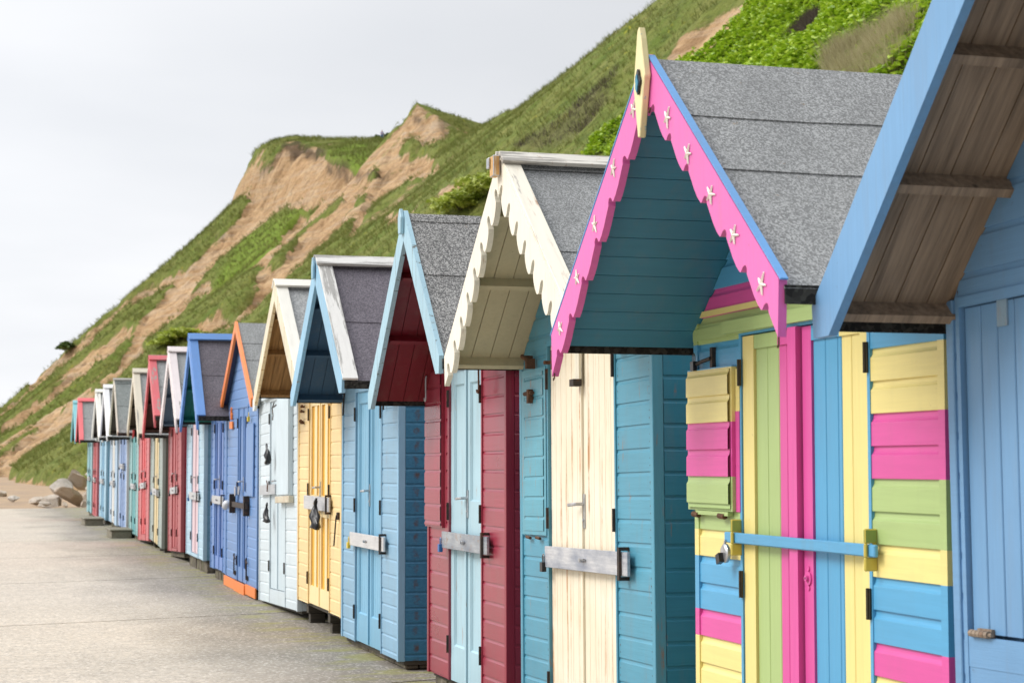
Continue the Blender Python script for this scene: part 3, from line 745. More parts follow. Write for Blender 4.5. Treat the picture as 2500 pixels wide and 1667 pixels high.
# ---- pale ice-blue hut leaning
P6 = paint((.60, .68, .72), .48, 'x', fade=.05); P6z = paint((.58, .68, .73), .48, 'z', fade=.05)
h = hut('very pale ice-blue hut with black bags tied over its locks and a tall projecting shutter', 19.72, 2.42, P6, P6z, lean=.028, z0=.02,
        ov=.085, ez=2.15, az=3.03, exl=.04, exr=.02, bw=.17, bmat=paint((.72, .74, .72), .5, 'z'), sof=P6, feltm=GREYF, seams=(.5,), verge=(paint((.78, .78, .76), .5, 's'), .08), ridge=(paint((.78, .78, .76), .5, 'y'), .1),
        dx=(.72, 1.69), dz=(.17, 2.07), dstyle='tg', barz=None, dmid=1.18)
sh = slab_shutter(h, 1.42, 2.14, 1.10, 2.075, -.012, .035, P6z, 0, 0, vert=True)
mb = MB(); mb.box(1.38, 2.20, -.065, -.012, 1.03, 1.095); mb.build('shelf', paint((.60, .55, .42), .5, 'x', rust=1.6), sh, bevel=.004)
mb = MB(); mb.obox((.35, -.05, 2.10), (1.9, 0, .03), (0, .035, 0), (0, 0, .045)); mb.build('header_board', P6, h)
mb = MB(); mb.box(.20, 1.25, -.045, -.03, 1.12, 1.22); b_ = mb.build('locking_bar', barmat((.52, .54, .56), (.42, .44, .46)), h)
k = MB(); k.tube([(.80, -.06, 1.26), (.86, -.06, 1.22), (.84, -.06, 1.15)], .007, 6); k.build('hook', M['rusty'], b_)
bag(h, .93, -.06, 1.64, .85, 5); bag(h, .93, -.06, 1.04, .8, 9)
k = MB(); k.tube([(1.22, -.05, 2.04), (1.22, -.07, 1.98), (1.27, -.07, 1.90), (1.24, -.07, 1.86)], .006, 6); k.tube([(1.05, -.03, 2.0), (1.4, -.06, 2.0)], .008, 6); k.build('hook', M['iron'], h)

# ---- royal blue hut with orange edges
B7 = paint((.13, .26, .52), .42, 'x', fade=.06); B7z = paint((.13, .26, .53), .42, 'z', fade=.06); B7d = paint((.008, .085, .30), .42, 'z')
OR = paint((.88, .24, .045), .42, 'z', fade=.03)
h = hut('royal blue hut with orange gable edges, an orange skirting board and small orange signs', 22.40, 2.55, B7, B7z, lean=-.002, z0=.12,
        ov=.10, ez=2.12, az=3.07, exl=.14, exr=.02, bw=.12, bmat=OR, sof=paint((.02, .045, .13), .5, 'z'), feltm=GREY, seams=(.28, .50), tips=.10,
        dx=(1.0, 1.76), dz=(.12, 2.09), dstyle='tgdark', doormats=[B7z, B7d], barz=None, side=paint((.01, .085, .30), .45, 'y'), dmid=1.40, cap=False)  # side wall is a darker copy of the blue, with shade painted in
mb = MB(); mb.box(-.016, .95, -.034, -.0195, 0.005, .118); mb.box(.955, 1.80, -.046, -.0195, .003, .115); mb.box(1.805, 2.566, -.034, -.0195, .02, .13); mb.build('skirting_board', OR, h)
mb = MB(); mb.box(.37, .60, -.034, -.0145, 1.86, 1.945); mb.build('sign_plate', OR, h, bevel=.003)
# numeral six cut from orange board
pts = [(.475+.028*math.cos(a), 2.015+.045*math.sin(a)) for a in [2*PI*i/14 for i in range(14)]]
mb = MB()
o_ = [(.478+.040*math.cos(a), 2.008+.042*math.sin(a)) for a in [2*PI*i/18 for i in range(18)]]; i_ = [(.478+.014*math.cos(a), 2.008+.016*math.sin(a)) for a in [2*PI*i/18 for i in range(18)]]
for i in range(18):
    j = (i+1) % 18; mb.prism([o_[i], o_[j], i_[j], i_[i]], 'y', -.032, -.0145)
mb.prism([(.440, 2.01), (.462, 2.01), (.478, 2.10), (.455, 2.115), (.440, 2.07)], 'y', -.0335, -.0145); mb.build('house_number', OR, h)
mb = MB(); mb.box(.66, 1.98, -.055, -.035, .955, 1.015); b_ = mb.build('locking_bar', M['iron'], h)
for x_ in (.72, 1.88):
    k = MB(); k.box(x_, x_+.06, -.075, -.0145, .88, 1.10); k.build('bracket', M['iron'], b_)
k = MB(); k.tube([(.62, -.07, .99), (.58, -.08, .98), (.50, -.085, .95), (.46, -.08, .93)], [.02, .05, .045, .02], 10); k.build('lock_cover_bag', N('clear_plastic_bag').out((.60, .62, .66), .3), b_, smooth=True)
k = MB(); k.tube([(1.05, -.03, 1.14), (1.05, -.055, 1.14)], [.05, .06], 14); k.tube([(1.30, -.03, 1.15), (1.30, -.05, 1.15)], .05, 14); k.build('lock_boss', M['steel'], h)
for x_ in (.86, 1.86):
    k = MB(); k.tube([(x_, -.03, .42), (x_, -.03, .18)], .009, 6); k.tube([(x_-.03, -.03, .40), (x_+.06, -.03, .36)], .009, 6); k.box(x_-.02, x_+.05, -.025, -.0145, .17, .22); k.build('bolt', M['iron'], h)
padlock(h, 2.02, -.04, 2.00, M['brass'], 1.1)
mb = MB(); mb.box(1.80, 2.30, -.030, -.0145, 1.10, 1.90); mb.build('shutter', B7, h, bevel=.003)

# ---- the smaller, farther huts
def far(label, Yf, w, fc, dc, sc=None, lean=0., trim=white, felt_=GREYF, sof=(.05, .035, .025), lock='black', bs='plain', twear=.2, dst='tg', **kw):  # fc: front paint; sc: its darker copy, side shade put into the colour
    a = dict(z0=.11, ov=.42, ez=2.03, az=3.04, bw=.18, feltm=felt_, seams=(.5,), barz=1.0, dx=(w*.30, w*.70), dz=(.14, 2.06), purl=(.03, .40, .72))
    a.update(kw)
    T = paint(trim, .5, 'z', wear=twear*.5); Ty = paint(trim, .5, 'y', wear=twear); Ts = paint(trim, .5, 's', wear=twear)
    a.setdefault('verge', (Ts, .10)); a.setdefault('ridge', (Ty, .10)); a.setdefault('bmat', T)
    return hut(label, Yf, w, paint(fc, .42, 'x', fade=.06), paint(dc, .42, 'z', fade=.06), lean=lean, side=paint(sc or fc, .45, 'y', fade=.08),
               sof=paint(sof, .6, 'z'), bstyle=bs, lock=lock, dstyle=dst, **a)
bz = (.11, .27, .62)
h8 = far('mid blue hut with a green roof underside, squeezed between the royal blue and pink-doored huts', 23.90, 1.46, (.12, .25, .54), (.12, .25, .54), trim=bz, felt_=PURP, sof=(.0, .16, .12), bs='wave', dx=(.38, 1.20), dst='tgdark', doormats=[paint((.14, .25, .55), .42, 'z'), paint((.02, .12, .36), .42, 'z')], exl=.22, exr=.22, az=3.06, ov=.40, twear=.0, z0=.13)
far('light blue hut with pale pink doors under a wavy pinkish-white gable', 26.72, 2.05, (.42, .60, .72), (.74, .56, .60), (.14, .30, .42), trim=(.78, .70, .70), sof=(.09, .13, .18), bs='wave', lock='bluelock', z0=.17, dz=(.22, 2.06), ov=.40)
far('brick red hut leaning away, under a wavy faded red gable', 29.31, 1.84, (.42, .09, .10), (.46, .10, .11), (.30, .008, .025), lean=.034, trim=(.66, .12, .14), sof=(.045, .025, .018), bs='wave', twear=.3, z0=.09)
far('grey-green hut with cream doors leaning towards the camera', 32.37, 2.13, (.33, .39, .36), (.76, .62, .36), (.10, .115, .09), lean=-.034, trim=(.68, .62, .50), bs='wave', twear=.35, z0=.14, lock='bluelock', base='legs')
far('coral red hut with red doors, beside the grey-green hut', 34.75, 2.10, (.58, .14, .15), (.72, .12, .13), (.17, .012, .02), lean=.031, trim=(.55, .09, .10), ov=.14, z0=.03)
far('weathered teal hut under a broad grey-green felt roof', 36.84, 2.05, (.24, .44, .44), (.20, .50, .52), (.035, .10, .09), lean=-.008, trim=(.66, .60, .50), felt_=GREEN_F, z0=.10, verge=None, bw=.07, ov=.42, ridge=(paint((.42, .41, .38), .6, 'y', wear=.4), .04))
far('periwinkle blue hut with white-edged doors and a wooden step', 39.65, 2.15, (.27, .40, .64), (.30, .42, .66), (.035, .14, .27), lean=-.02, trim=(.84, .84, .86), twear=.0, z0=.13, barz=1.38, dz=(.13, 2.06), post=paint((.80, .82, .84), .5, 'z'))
far('powder blue hut with white doors and blue sides darkened for shade', 42.39, 2.3, (.40, .56, .72), (.82, .81, .77), (.02, .19, .37), lean=-.016, trim=(.82, .80, .74), twear=.1, z0=.13)
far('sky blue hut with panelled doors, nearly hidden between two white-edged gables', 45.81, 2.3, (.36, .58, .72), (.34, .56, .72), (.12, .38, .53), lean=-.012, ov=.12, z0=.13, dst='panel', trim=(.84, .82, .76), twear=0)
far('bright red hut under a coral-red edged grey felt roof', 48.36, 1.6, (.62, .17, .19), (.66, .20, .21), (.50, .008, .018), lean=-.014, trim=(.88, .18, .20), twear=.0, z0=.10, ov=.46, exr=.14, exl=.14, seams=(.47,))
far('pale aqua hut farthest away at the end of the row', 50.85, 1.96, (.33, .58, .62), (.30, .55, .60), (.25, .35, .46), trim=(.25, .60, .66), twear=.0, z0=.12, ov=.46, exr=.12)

def step(label, x0, x1, y0, y1, z):
    mb = MB(); mb.box(x0, x1, y0, y1, .0, z*.8); mb.box(x0-.03, x1+.02, y0-.03, y1+.03, z*.8+.001, z); o = mb.build('wooden_step', M['bearer'] if False else wood((.30, .27, .20), (.14, .12, .08), 'y'), None, bevel=.01)
    tag(o, label, 'step', 'low steps in front of huts')
step('low timber step in front of the sky blue and bright red far huts', 2.44, 2.85, 43.1, 44.5, .17)
step('low timber step in front of the periwinkle blue hut', 2.54, 2.92, 36.1, 37.3, .17)

# ------------------------------------------------------------------ ground
def concrete():
    n = N('promenade_concrete')
    big = n.noise((.25, .6, 1), 1., 5, .6); mid = n.noise((1,1,1), 2.6, 6, .65, off=(3,3,0)); fine = n.noise((1,1,1), 95., 3, .7)
    v = n.new('ShaderNodeTexVoronoi'); v.inputs['Scale'].default_value = 55.; n.link(n.tc.outputs['Object'], v.inputs['Vector'])
    sc_ = n.new('ShaderNodeSeparateColor'); n.link(v.outputs['Color'], sc_.inputs[0])
    col = n.mix(n.ramp(big, [(.3, 0), (.7, 1)]), (.515, .445, .36), (.575, .505, .415))
    col = n.mix(n.math('MULTIPLY', n.ramp(mid, [(.40, 1), (.60, 0)]), .22), col, (.34, .30, .25))
    sp = n.new('ShaderNodeSeparateXYZ'); n.link(n.tc.outputs['Object'], sp.inputs[0])
    # worn, damp strip along the huts where the cement skin has gone
    edge = n.math('ADD', n.math('MULTIPLY', sp.outputs[0], .42), n.math('MULTIPLY', n.noise((.5, .22, 1), 1.6, 5, .6, off=(7,1,0)), 1.1))
    wet = n.ramp(edge, [(.98/1.0*.98, 0), (1.0, .0)]) if False else n.math('MULTIPLY', n.math('SUBTRACT', edge, 1.00), 1.6, True)
    col = n.mix(n.math('MULTIPLY', wet, .85), col, (.15, .135, .112))
    col = n.mix(n.math('MULTIPLY', n.ramp(sc_.outputs[0], [(.74, 0), (.88, 1)]), .45), col, (.74, .69, .62))
    col = n.mix(n.math('MULTIPLY', n.ramp(sc_.outputs[1], [(.70, 0), (.90, 1)]), .42), col, (.17, .15, .13))
    g3 = n.noise((1, .55, 1), 14., 6, .75, off=(4,1,0)); col = n.mix(n.math('MULTIPLY', n.ramp(g3, [(.42, 1), (.56, 0)]), .30), col, (.25, .22, .185))
    moss = n.math('MULTIPLY', n.ramp(n.noise((1.1, 2.6, 1), 1.4, 5, .62, off=(2,4,0)), [(.50, 0), (.58, 1)]), n.math('MULTIPLY', n.math('SUBTRACT', sp.outputs[0], 2.3), 2.6, True))
    col = n.mix(n.math('MULTIPLY', moss, .6), col, (.27, .265, .06))
    h = n.math('ADD', n.math('MULTIPLY', mid, .6), n.math('MULTIPLY', fine, .25)); h = n.math('ADD', h, n.math('MULTIPLY', sc_.outputs[0], .25))
    return n.out(col, .85, n.bump(h, .6, .012), spec=.3)
mb = MB(); sk = .30; L_ = 5.85
ys = [17.45-.1+L_*i for i in range(-5, 8)]
for a, b in zip(ys, ys[1:]):
    b = min(b, 60.6)
    x0, x1 = -9., 12.
    b2 = b-.036
    y = lambda q, x: q+sk*x
    mb.add([(x0, y(a,x0), 0), (x1, y(a,x1), 0), (x1, y(b2,x1), 0), (x0, y(b2,x0), 0), (x0, y(a,x0), -.3), (x1, y(a,x1), -.3), (x1, y(b2,x1), -.3), (x0, y(b2,x0), -.3)],
           [(0,1,2,3),(0,4,5,1),(1,5,6,2),(2,6,7,3),(3,7,4,0)])
tag(mb.build('promenade', concrete()), kind='structure')
def sand():
    n = N('beach_sand'); a = n.noise((1,1,1), .35, 6, .6); b = n.noise((1,1,1), 4., 6, .7, off=(1,5,0))
    col = n.mix(n.ramp(a, [(.35, 0), (.65, 1)]), (.42, .29, .17), (.30, .215, .15)); col = n.mix(n.math('MULTIPLY', n.ramp(b, [(.55, 0), (.7, 1)]), .5), col, (.16, .12, .09))
    return n.out(col, .9, n.bump(b, .7, .08))
SAND = sand()
mb = MB(); mb.add([(-3000, -3000, -.12), (3000, -3000, -.12), (3000, 3000, -.12), (-3000, 3000, -.12)], [(0,1,2,3)]); tag(mb.build('beach', SAND), kind='structure')
n = N('sea_water'); w_ = n.noise((.3, 1, 1), 1.2, 5, .6)
mb = MB(); mb.add([(-3000, -3000, -.10), (-40, -3000, -.10), (-40, 3000, -.10), (-3000, 3000, -.10)], [(0,1,2,3)]); tag(mb.build('sea', n.out((.10, .13, .13), .15, n.bump(w_, .5, .3))), kind='structure')

# ------------------------------------------------------------------ the cliff
def vnoise(x,y,seed=0):
    xi=np.floor(x).astype(np.int64); yi=np.floor(y).astype(np.int64); xf=x-xi; yf=y-yi
    def hsh(a,b):
        n=(a*374761393+b*668265263+seed*974634777)&0xffffffff
        n=((n^(n>>13))*1274126177)&0xffffffff
        return ((n^(n>>16))&0xffff)/65535.0
    u=xf*xf*(3-2*xf); v=yf*yf*(3-2*yf)
    return (hsh(xi,yi)*(1-u)+hsh(xi+1,yi)*u)*(1-v)+(hsh(xi,yi+1)*(1-u)+hsh(xi+1,yi+1)*u)*v
def fbm(x,y,o=4,seed=0):
    s=0;a=.5
    for i in range(o): s=s+a*(vnoise(x*2**i,y*2**i,seed+i)-.5); a*=.5
    return s
SY =[-40, 60, 85,127,165,190,205,215,225,233,238,245,270,290,300,320,400]
XB =[ 8.5,8.5, 6,2.6, 1,-1,-2,-2.5,-3,-3,-3.5,-4,-5,-6,-6,-7,-8]
XC =[ 46, 46, 46, 46,46.5,50,53,54,55,54.5,52,51.6,49.8,47,46,46,46]
ZC =[ 36.5, 36.5, 36,33.2,33,36,39,41,45.8,47.6,42.5,43.0,48.7,53.0,52.6,46,40]
GB =[ .10,.10,.10,.10,.0,-.2,-.5,-.6,-.7,-.3,.35,.40,.08,.0,.0,.0,0]
def hill_z(X,Y):
    X=np.asarray(X,float);Y=np.asarray(Y,float)
    xb=np.interp(Y,SY,XB)+fbm(Y*.15,Y*0+3,3,5)*1.6
    xc=np.interp(Y,SY,XC)+fbm(Y*.11,Y*0+9,3,8)*2.2; zc=np.interp(Y,SY,ZC)+fbm(Y*.2,Y*0+1,3,9)*1.3
    gb=np.interp(Y,SY,GB)
    t=(X-xb)/(xc-xb)
    tc=np.clip(t,0,1)
    e=1.06+.38*np.exp(-((Y-229)/11)**2)
    sc=np.clip((Y-236)/10,0,1)
    base=tc**e
    scarp=np.where(tc<.86,base*(.80/.86**e)*1.02,0)
    scarp=np.where(tc>=.86,.816+.184*np.clip((tc-.86)/.07,0,1)**.7,scarp)
    prof=base*(1-sc*.75)+scarp*sc*.75
    z=zc*prof+np.where(t>1,(X-xc)*gb*np.exp(-np.maximum(X-xc,0)/60),0)
    env=np.clip(tc*4,0,1)
    crest=1-.85*np.clip((t-.72)/.25,0,1)
    z=z+env*crest*(fbm(Y*.055+X*.012,X*.018+2,3,11)*5.5*np.clip((Y-70)/100,.25,1)+fbm(Y*.22+X*.04,X*.05,4,21)*2.2+fbm(X*.7,Y*.7,3,31)*.5)
    # steep rills
    z=z-env*np.clip(1-t,0,1)*np.abs(fbm(Y*.35+X*.08,X*.05+7,2,41))*2.2
    z=np.where(t<0, -0.35*np.clip(-t*4,0,1), z-.0)
    return z

SC = [[(45.0, 279.6), (46.0, 276.5), (47.3, 275.4), (47.4, 268.6), (47.0, 258.9), (46.4, 248.2), (45.6, 248.1), (44.8, 248.3), (44.2, 252.5), (43.4, 255.7), (42.6, 260.2), (41.5, 263.1), (40.4, 263.3), (39.3, 263.4), (38.3, 263.4), (37.2, 263.4), (35.8, 264.5), (34.6, 267.7), (33.1, 267.9), (31.6, 268.3), (30.2, 268.5), (28.9, 269.5), (30.2, 272.6), (31.5, 275.8), (32.6, 276.6), (33.8, 276.8), (35.0, 276.9), (36.2, 276.6), (37.4, 276.6), (38.2, 277.4), (39.4, 280.0), (40.4, 281.7), (40.9, 280.1), (41.8, 279.4), (42.8, 279.3), (43.8, 278.9)], [(46.6, 252.6), (47.1, 247.4), (47.9, 244.2), (46.5, 226.9), (44.3, 217.7), (42.7, 217.5), (43.3, 231.7), (44.8, 248.3), (45.6, 249.8)], [(46.0, 223.9), (45.4, 217.5), (44.3, 216.9), (42.6, 212.5), (40.3, 205.4), (39.4, 205.1), (38.5, 205.0), (36.7, 199.4), (35.5, 196.5), (34.3, 195.9), (32.3, 190.5), (27.3, 164.3), (26.5, 163.9), (25.7, 162.8), (24.7, 161.2), (22.2, 149.8), (21.6, 149.6), (21.0, 149.4), (20.4, 149.1), (21.8, 161.9), (22.6, 163.5), (27.7, 195.5), (28.5, 196.6), (29.3, 197.5), (30.2, 198.3), (31.1, 199.3), (32.7, 204.3), (33.9, 206.3), (35.7, 212.3), (37.8, 219.7), (38.9, 218.9), (39.9, 218.3), (41.1, 218.3), (42.3, 218.1), (43.2, 218.7), (45.0, 223.4)], [(50.9, 229.1), (50.6, 224.9), (49.6, 221.9), (48.2, 217.1), (47.2, 215.7), (44.6, 206.7), (42.7, 201.9), (41.1, 198.5), (39.4, 192.3), (33.3, 164.3), (32.1, 160.6), (31.6, 161.1), (37.7, 189.3), (40.2, 199.0), (42.0, 204.9), (44.2, 213.0), (45.6, 216.9), (46.4, 218.1), (47.9, 222.6), (48.8, 224.6), (49.8, 226.5)], [(42.9, 249.3), (40.5, 231.5), (39.3, 229.5), (38.2, 228.5), (36.1, 220.2), (35.2, 219.7), (32.8, 211.0), (31.1, 206.5), (33.1, 232.1), (34.3, 232.3), (35.5, 232.2), (36.5, 233.0), (39.6, 246.5), (40.8, 247.9), (41.8, 248.6)], [(32.6, 271.2), (32.8, 263.5), (31.2, 260.1), (29.8, 258.5), (28.5, 256.9), (27.5, 256.9), (26.4, 256.3), (25.3, 256.2), (24.3, 256.3), (23.4, 255.4), (22.3, 253.0), (21.4, 252.7), (20.6, 252.6), (20.1, 256.3), (21.0, 257.5), (22.0, 259.4), (23.4, 265.7), (24.9, 269.1), (26.2, 270.4), (27.5, 270.5), (28.8, 271.3), (30.2, 272.2), (31.3, 271.6)], [(38.1, 272.1), (37.8, 267.1), (36.3, 264.2), (35.1, 262.9), (33.9, 261.9), (32.8, 262.6), (32.1, 267.3), (31.0, 268.3), (29.8, 268.7), (28.6, 271.0), (27.6, 274.9), (26.4, 277.2), (25.2, 279.0), (23.9, 281.2), (22.7, 284.0), (21.6, 288.5), (20.2, 289.3), (20.0, 291.6), (21.3, 289.8), (22.6, 289.4), (23.9, 288.5), (25.3, 287.7), (26.6, 286.0), (27.7, 282.4), (28.9, 279.6), (30.0, 277.0), (31.5, 276.4), (32.8, 275.4), (34.2, 274.4), (35.5, 273.8), (36.8, 273.0)], [(19.9, 290.4), (20.3, 288.5), (19.0, 284.5), (18.0, 283.7), (16.9, 282.9), (15.9, 281.3), (14.6, 281.6), (13.4, 282.5), (12.2, 283.2), (11.0, 283.4), (9.8, 283.6), (8.5, 283.8), (7.3, 283.8), (6.1, 284.4), (4.8, 284.6), (3.6, 285.0), (4.9, 288.9), (6.1, 288.6), (7.3, 285.0), (8.6, 293.4), (9.7, 293.3), (10.9, 293.0), (12.0, 292.6), (13.2, 291.7), (14.5, 291.3), (15.8, 291.0), (17.1, 290.5), (18.5, 290.6)], [(30.5, 253.5), (30.5, 249.5), (29.4, 249.9), (28.5, 251.8), (27.5, 252.7), (26.2, 251.5), (25.1, 251.8), (23.9, 251.9), (22.8, 252.2), (21.7, 252.6), (21.7, 256.3), (22.8, 256.1), (23.8, 256.3), (24.9, 256.1), (26.0, 255.7), (27.1, 254.9), (28.2, 254.2), (29.3, 253.9)], [(24.5, 199.9), (25.5, 198.1), (22.0, 163.9), (17.9, 128.8), (19.7, 149.4), (20.3, 161.9), (22.8, 193.4), (22.1, 198.3), (21.9, 201.5), (23.6, 203.7)], [(12.4, 210.5), (12.7, 203.8), (11.9, 201.5), (10.6, 190.3), (9.9, 187.8), (9.0, 187.3), (8.1, 186.2), (7.2, 182.3), (6.4, 182.1), (5.5, 180.9), (4.7, 178.7), (3.8, 172.3), (2.9, 165.5), (2.1, 159.1), (2.4, 185.7), (2.8, 211.5), (3.7, 212.3), (4.6, 213.8), (5.6, 213.7), (6.4, 213.5), (8.1, 241.0), (9.0, 241.3), (10.0, 242.1), (9.8, 213.7), (10.6, 212.2), (11.5, 210.9)], [(11.8, 259.8), (12.3, 257.8), (11.3, 258.1), (10.3, 258.1), (9.4, 258.2), (8.4, 258.2), (7.2, 257.8), (6.1, 257.7), (5.0, 257.8), (3.3, 259.0), (3.4, 263.9), (4.8, 263.5), (6.2, 263.3), (7.3, 262.7), (8.4, 261.1), (9.6, 260.6), (10.7, 260.3)], [(21.0, 251.4), (18.0, 209.4), (17.0, 208.3), (16.0, 208.1), (14.8, 203.5), (13.3, 206.1), (13.5, 210.5), (14.3, 211.7), (15.1, 212.6), (18.8, 252.3), (19.9, 251.8)], [(20.8, 271.0), (20.8, 259.5), (19.8, 259.3), (18.8, 258.6), (17.9, 258.1), (16.9, 257.9), (15.8, 258.3), (14.6, 258.6), (13.5, 259.0), (12.6, 258.9), (11.6, 259.0), (10.7, 259.0), (10.2, 262.1), (11.5, 264.7), (12.7, 266.5), (14.2, 272.0), (15.2, 272.0), (16.2, 272.2), (17.2, 272.5), (18.5, 273.2), (19.7, 272.8)], [(2.4, 183.5), (3.4, 172.3), (2.7, 145.8), (1.9, 106.7), (1.3, 100.7), (2.0, 150.8)], [(53.8, 231.4), (54.0, 225.7), (55.4, 221.9), (57.0, 221.8), (52.7, 210.2), (52.0, 216.1), (51.8, 221.9), (52.3, 230.5), (53.0, 232.3)], [(50.9, 216.1), (49.9, 206.2), (39.8, 161.2), (39.6, 163.9), (38.8, 164.7), (48.7, 209.8)], [(49.1, 222.5), (50.0, 217.9), (48.7, 209.0), (46.1, 199.8), (38.1, 167.0), (42.2, 191.1), (46.9, 215.8), (47.6, 217.5)], [(30.3, 70.8), (29.7, 67.9), (28.7, 66.5), (28.3, 66.7), (27.9, 66.8), (27.7, 66.9), (27.4, 67.1), (27.1, 67.2), (27.2, 68.7), (27.0, 69.3), (27.0, 71.1), (27.4, 71.5), (27.9, 71.9), (28.4, 72.0), (28.9, 72.0), (29.2, 71.9), (29.5, 71.9), (29.8, 71.8), (30.0, 71.1)], [(25.4, 100.3), (25.0, 96.3), (24.5, 93.9), (24.0, 93.9), (23.5, 93.8), (23.2, 94.3), (24.7, 99.5)], [(34.4, 159.1), (28.4, 127.2), (26.4, 114.2), (23.3, 99.8), (23.2, 102.6), (25.1, 114.4)], [(30.7, 207.0), (32.2, 203.8), (31.6, 197.1), (30.4, 198.3), (29.1, 199.4)]]
GR = {'ivy': [(29.8, 67.9), (29.2, 65.7), (28.8, 63.7), (28.7, 62.7), (28.8, 62.0), (27.6, 58.7), (27.4, 57.5), (27.5, 56.8), (27.5, 56.0), (25.7, 51.7), (25.5, 50.7), (25.1, 49.2), (25.0, 48.3), (24.2, 46.1), (24.0, 45.2), (24.0, 44.7), (23.9, 43.9), (23.4, 42.5), (23.3, 41.7), (22.8, 40.8), (22.4, 40.1), (21.0, 37.7), (20.6, 36.9), (20.4, 36.5), (20.3, 36.4), (20.2, 36.3), (20.1, 36.1), (20.1, 36.0), (19.9, 36.1), (19.8, 36.4), (19.6, 36.5), (19.5, 36.7), (19.4, 36.9), (19.8, 38.3), (20.4, 39.9), (20.8, 41.1), (20.8, 41.6), (21.7, 44.0), (21.8, 44.8), (21.7, 45.2), (21.6, 45.6), (21.5, 45.9), (22.0, 47.7), (22.4, 49.1), (22.3, 49.6), (22.4, 50.5), (24.0, 54.9), (24.6, 57.1), (24.5, 57.7), (24.4, 58.3), (24.5, 59.5), (25.5, 62.8), (25.4, 63.5), (25.5, 64.5), (25.7, 66.0), (25.9, 67.6), (26.2, 69.6), (26.2, 70.7), (26.3, 70.0), (26.7, 69.9), (26.9, 69.6), (27.2, 69.3), (27.4, 68.8), (27.5, 68.1), (27.5, 67.2), (27.7, 66.9), (28.1, 66.8), (28.4, 66.7), (28.9, 67.3), (29.3, 67.5)], 'ivy2': [(23.3, 68.1), (23.6, 68.0), (23.9, 68.0), (24.2, 67.9), (23.6, 65.7), (22.7, 63.2), (22.7, 64.4), (22.7, 66.1)], 'dark': [(25.7, 55.6), (26.4, 56.7), (26.7, 56.8), (26.9, 56.8), (27.1, 56.0), (24.9, 51.6), (24.6, 51.7), (24.4, 51.9), (25.0, 54.0)], 'dry': [(22.2, 44.9), (22.3, 44.8), (22.5, 44.7), (22.5, 44.3), (22.6, 44.0), (22.6, 43.6), (22.6, 42.9), (22.5, 42.3), (22.3, 41.6), (22.4, 41.3), (22.0, 40.5), (21.4, 39.5), (20.2, 37.3), (19.9, 36.7), (19.8, 36.5), (19.6, 36.7), (19.5, 36.9), (20.5, 39.5), (20.6, 40.3), (20.9, 41.3), (21.0, 42.0)], 'dark2': [(25.2, 86.4), (25.4, 85.8), (25.1, 83.1), (25.2, 82.0), (25.5, 81.6), (25.8, 81.5), (26.2, 81.5), (26.6, 81.5), (27.1, 81.6), (27.5, 81.6), (27.8, 81.4), (28.2, 81.5), (28.6, 81.6), (28.9, 81.6), (28.1, 79.8), (27.8, 79.2), (27.3, 78.2), (26.7, 77.4), (26.3, 77.1), (24.7, 73.2), (24.4, 73.1), (25.4, 77.5), (25.3, 78.6), (25.0, 79.1), (24.6, 79.4), (24.6, 81.0), (24.3, 81.8)], 'bench': [(47.8, 261.5), (50.1, 265.4), (51.5, 264.3), (53.0, 263.8), (54.6, 263.4), (49.7, 232.9), (50.1, 228.1), (48.6, 223.7), (47.6, 225.0), (47.1, 228.9), (48.2, 245.5), (47.2, 251.5)], 'bright1': [(36.7, 264.2), (37.7, 262.5), (38.6, 260.2), (39.5, 258.5), (40.6, 257.4), (41.6, 255.9), (42.5, 253.9), (43.3, 251.9), (40.5, 228.9), (39.4, 229.0), (38.5, 230.3), (37.5, 230.6), (36.5, 231.0), (35.4, 231.5), (34.5, 232.3), (33.5, 233.0), (32.5, 233.7), (32.2, 239.5), (31.0, 239.5), (29.9, 239.7), (31.2, 249.9), (32.2, 252.6), (33.2, 254.6), (34.3, 257.7), (35.5, 260.9)]}
RIM = [[(45.6, 283.3), (46.7, 280.5), (47.5, 276.4), (48.4, 272.8), (48.1, 262.3), (47.4, 257.1), (47.0, 263.8), (46.9, 273.0), (45.7, 274.8), (44.7, 277.7)], [(46.8, 252.9), (47.3, 248.1), (48.2, 245.8), (46.9, 232.3), (46.7, 225.1), (46.3, 224.3), (46.4, 231.1), (47.5, 243.7), (46.4, 250.7)], [(46.6, 224.9), (47.8, 220.1), (49.3, 221.9), (48.5, 218.5), (46.9, 217.4), (46.3, 223.3)], [(54.2, 233.0), (54.5, 231.9), (54.1, 225.8), (53.6, 227.7)], [(41.2, 283.2), (41.8, 282.4), (42.8, 280.9), (43.8, 279.8), (45.5, 282.6), (44.5, 278.5), (43.6, 279.0), (42.7, 279.7), (41.8, 280.6)]]
def inpoly(x, y, p):
    r = np.zeros(x.shape, bool); n = len(p)
    for i in range(n):
        x1, y1 = p[i]; x2, y2 = p[(i+1) % n]
        if y1 == y2: continue
        c = ((y1 > y) != (y2 > y)) & (x < (x2-x1)*(y-y1)/(y2-y1)+x1); r ^= c
    return r
def grow(p, k):
    cx = sum(a for a, b in p)/len(p); cy = sum(b for a, b in p)/len(p)
    return [(cx+(a-cx)*k, cy+(b-cy)*k) for a, b in p]
def soft(x, y, polys, amp=1.):
    o = np.zeros(x.shape)
    for (dx_, dy_) in ((0,0), (.5,0), (-.5,0), (0,1.), (0,-1.), (.35,.8), (-.35,-.8), (.35,-.8), (-.35,.8)):
        xx = x+dx_*amp*.9+fbm(x*.7, y*.3, 4, 61)*1.3; yy = y+dy_*amp*1.3+fbm(x*.7, y*.3, 4, 71)*4.
        m = np.zeros(x.shape, bool)
        for p in polys: m |= inpoly(xx, yy, p)
        o += m/9.
    return o
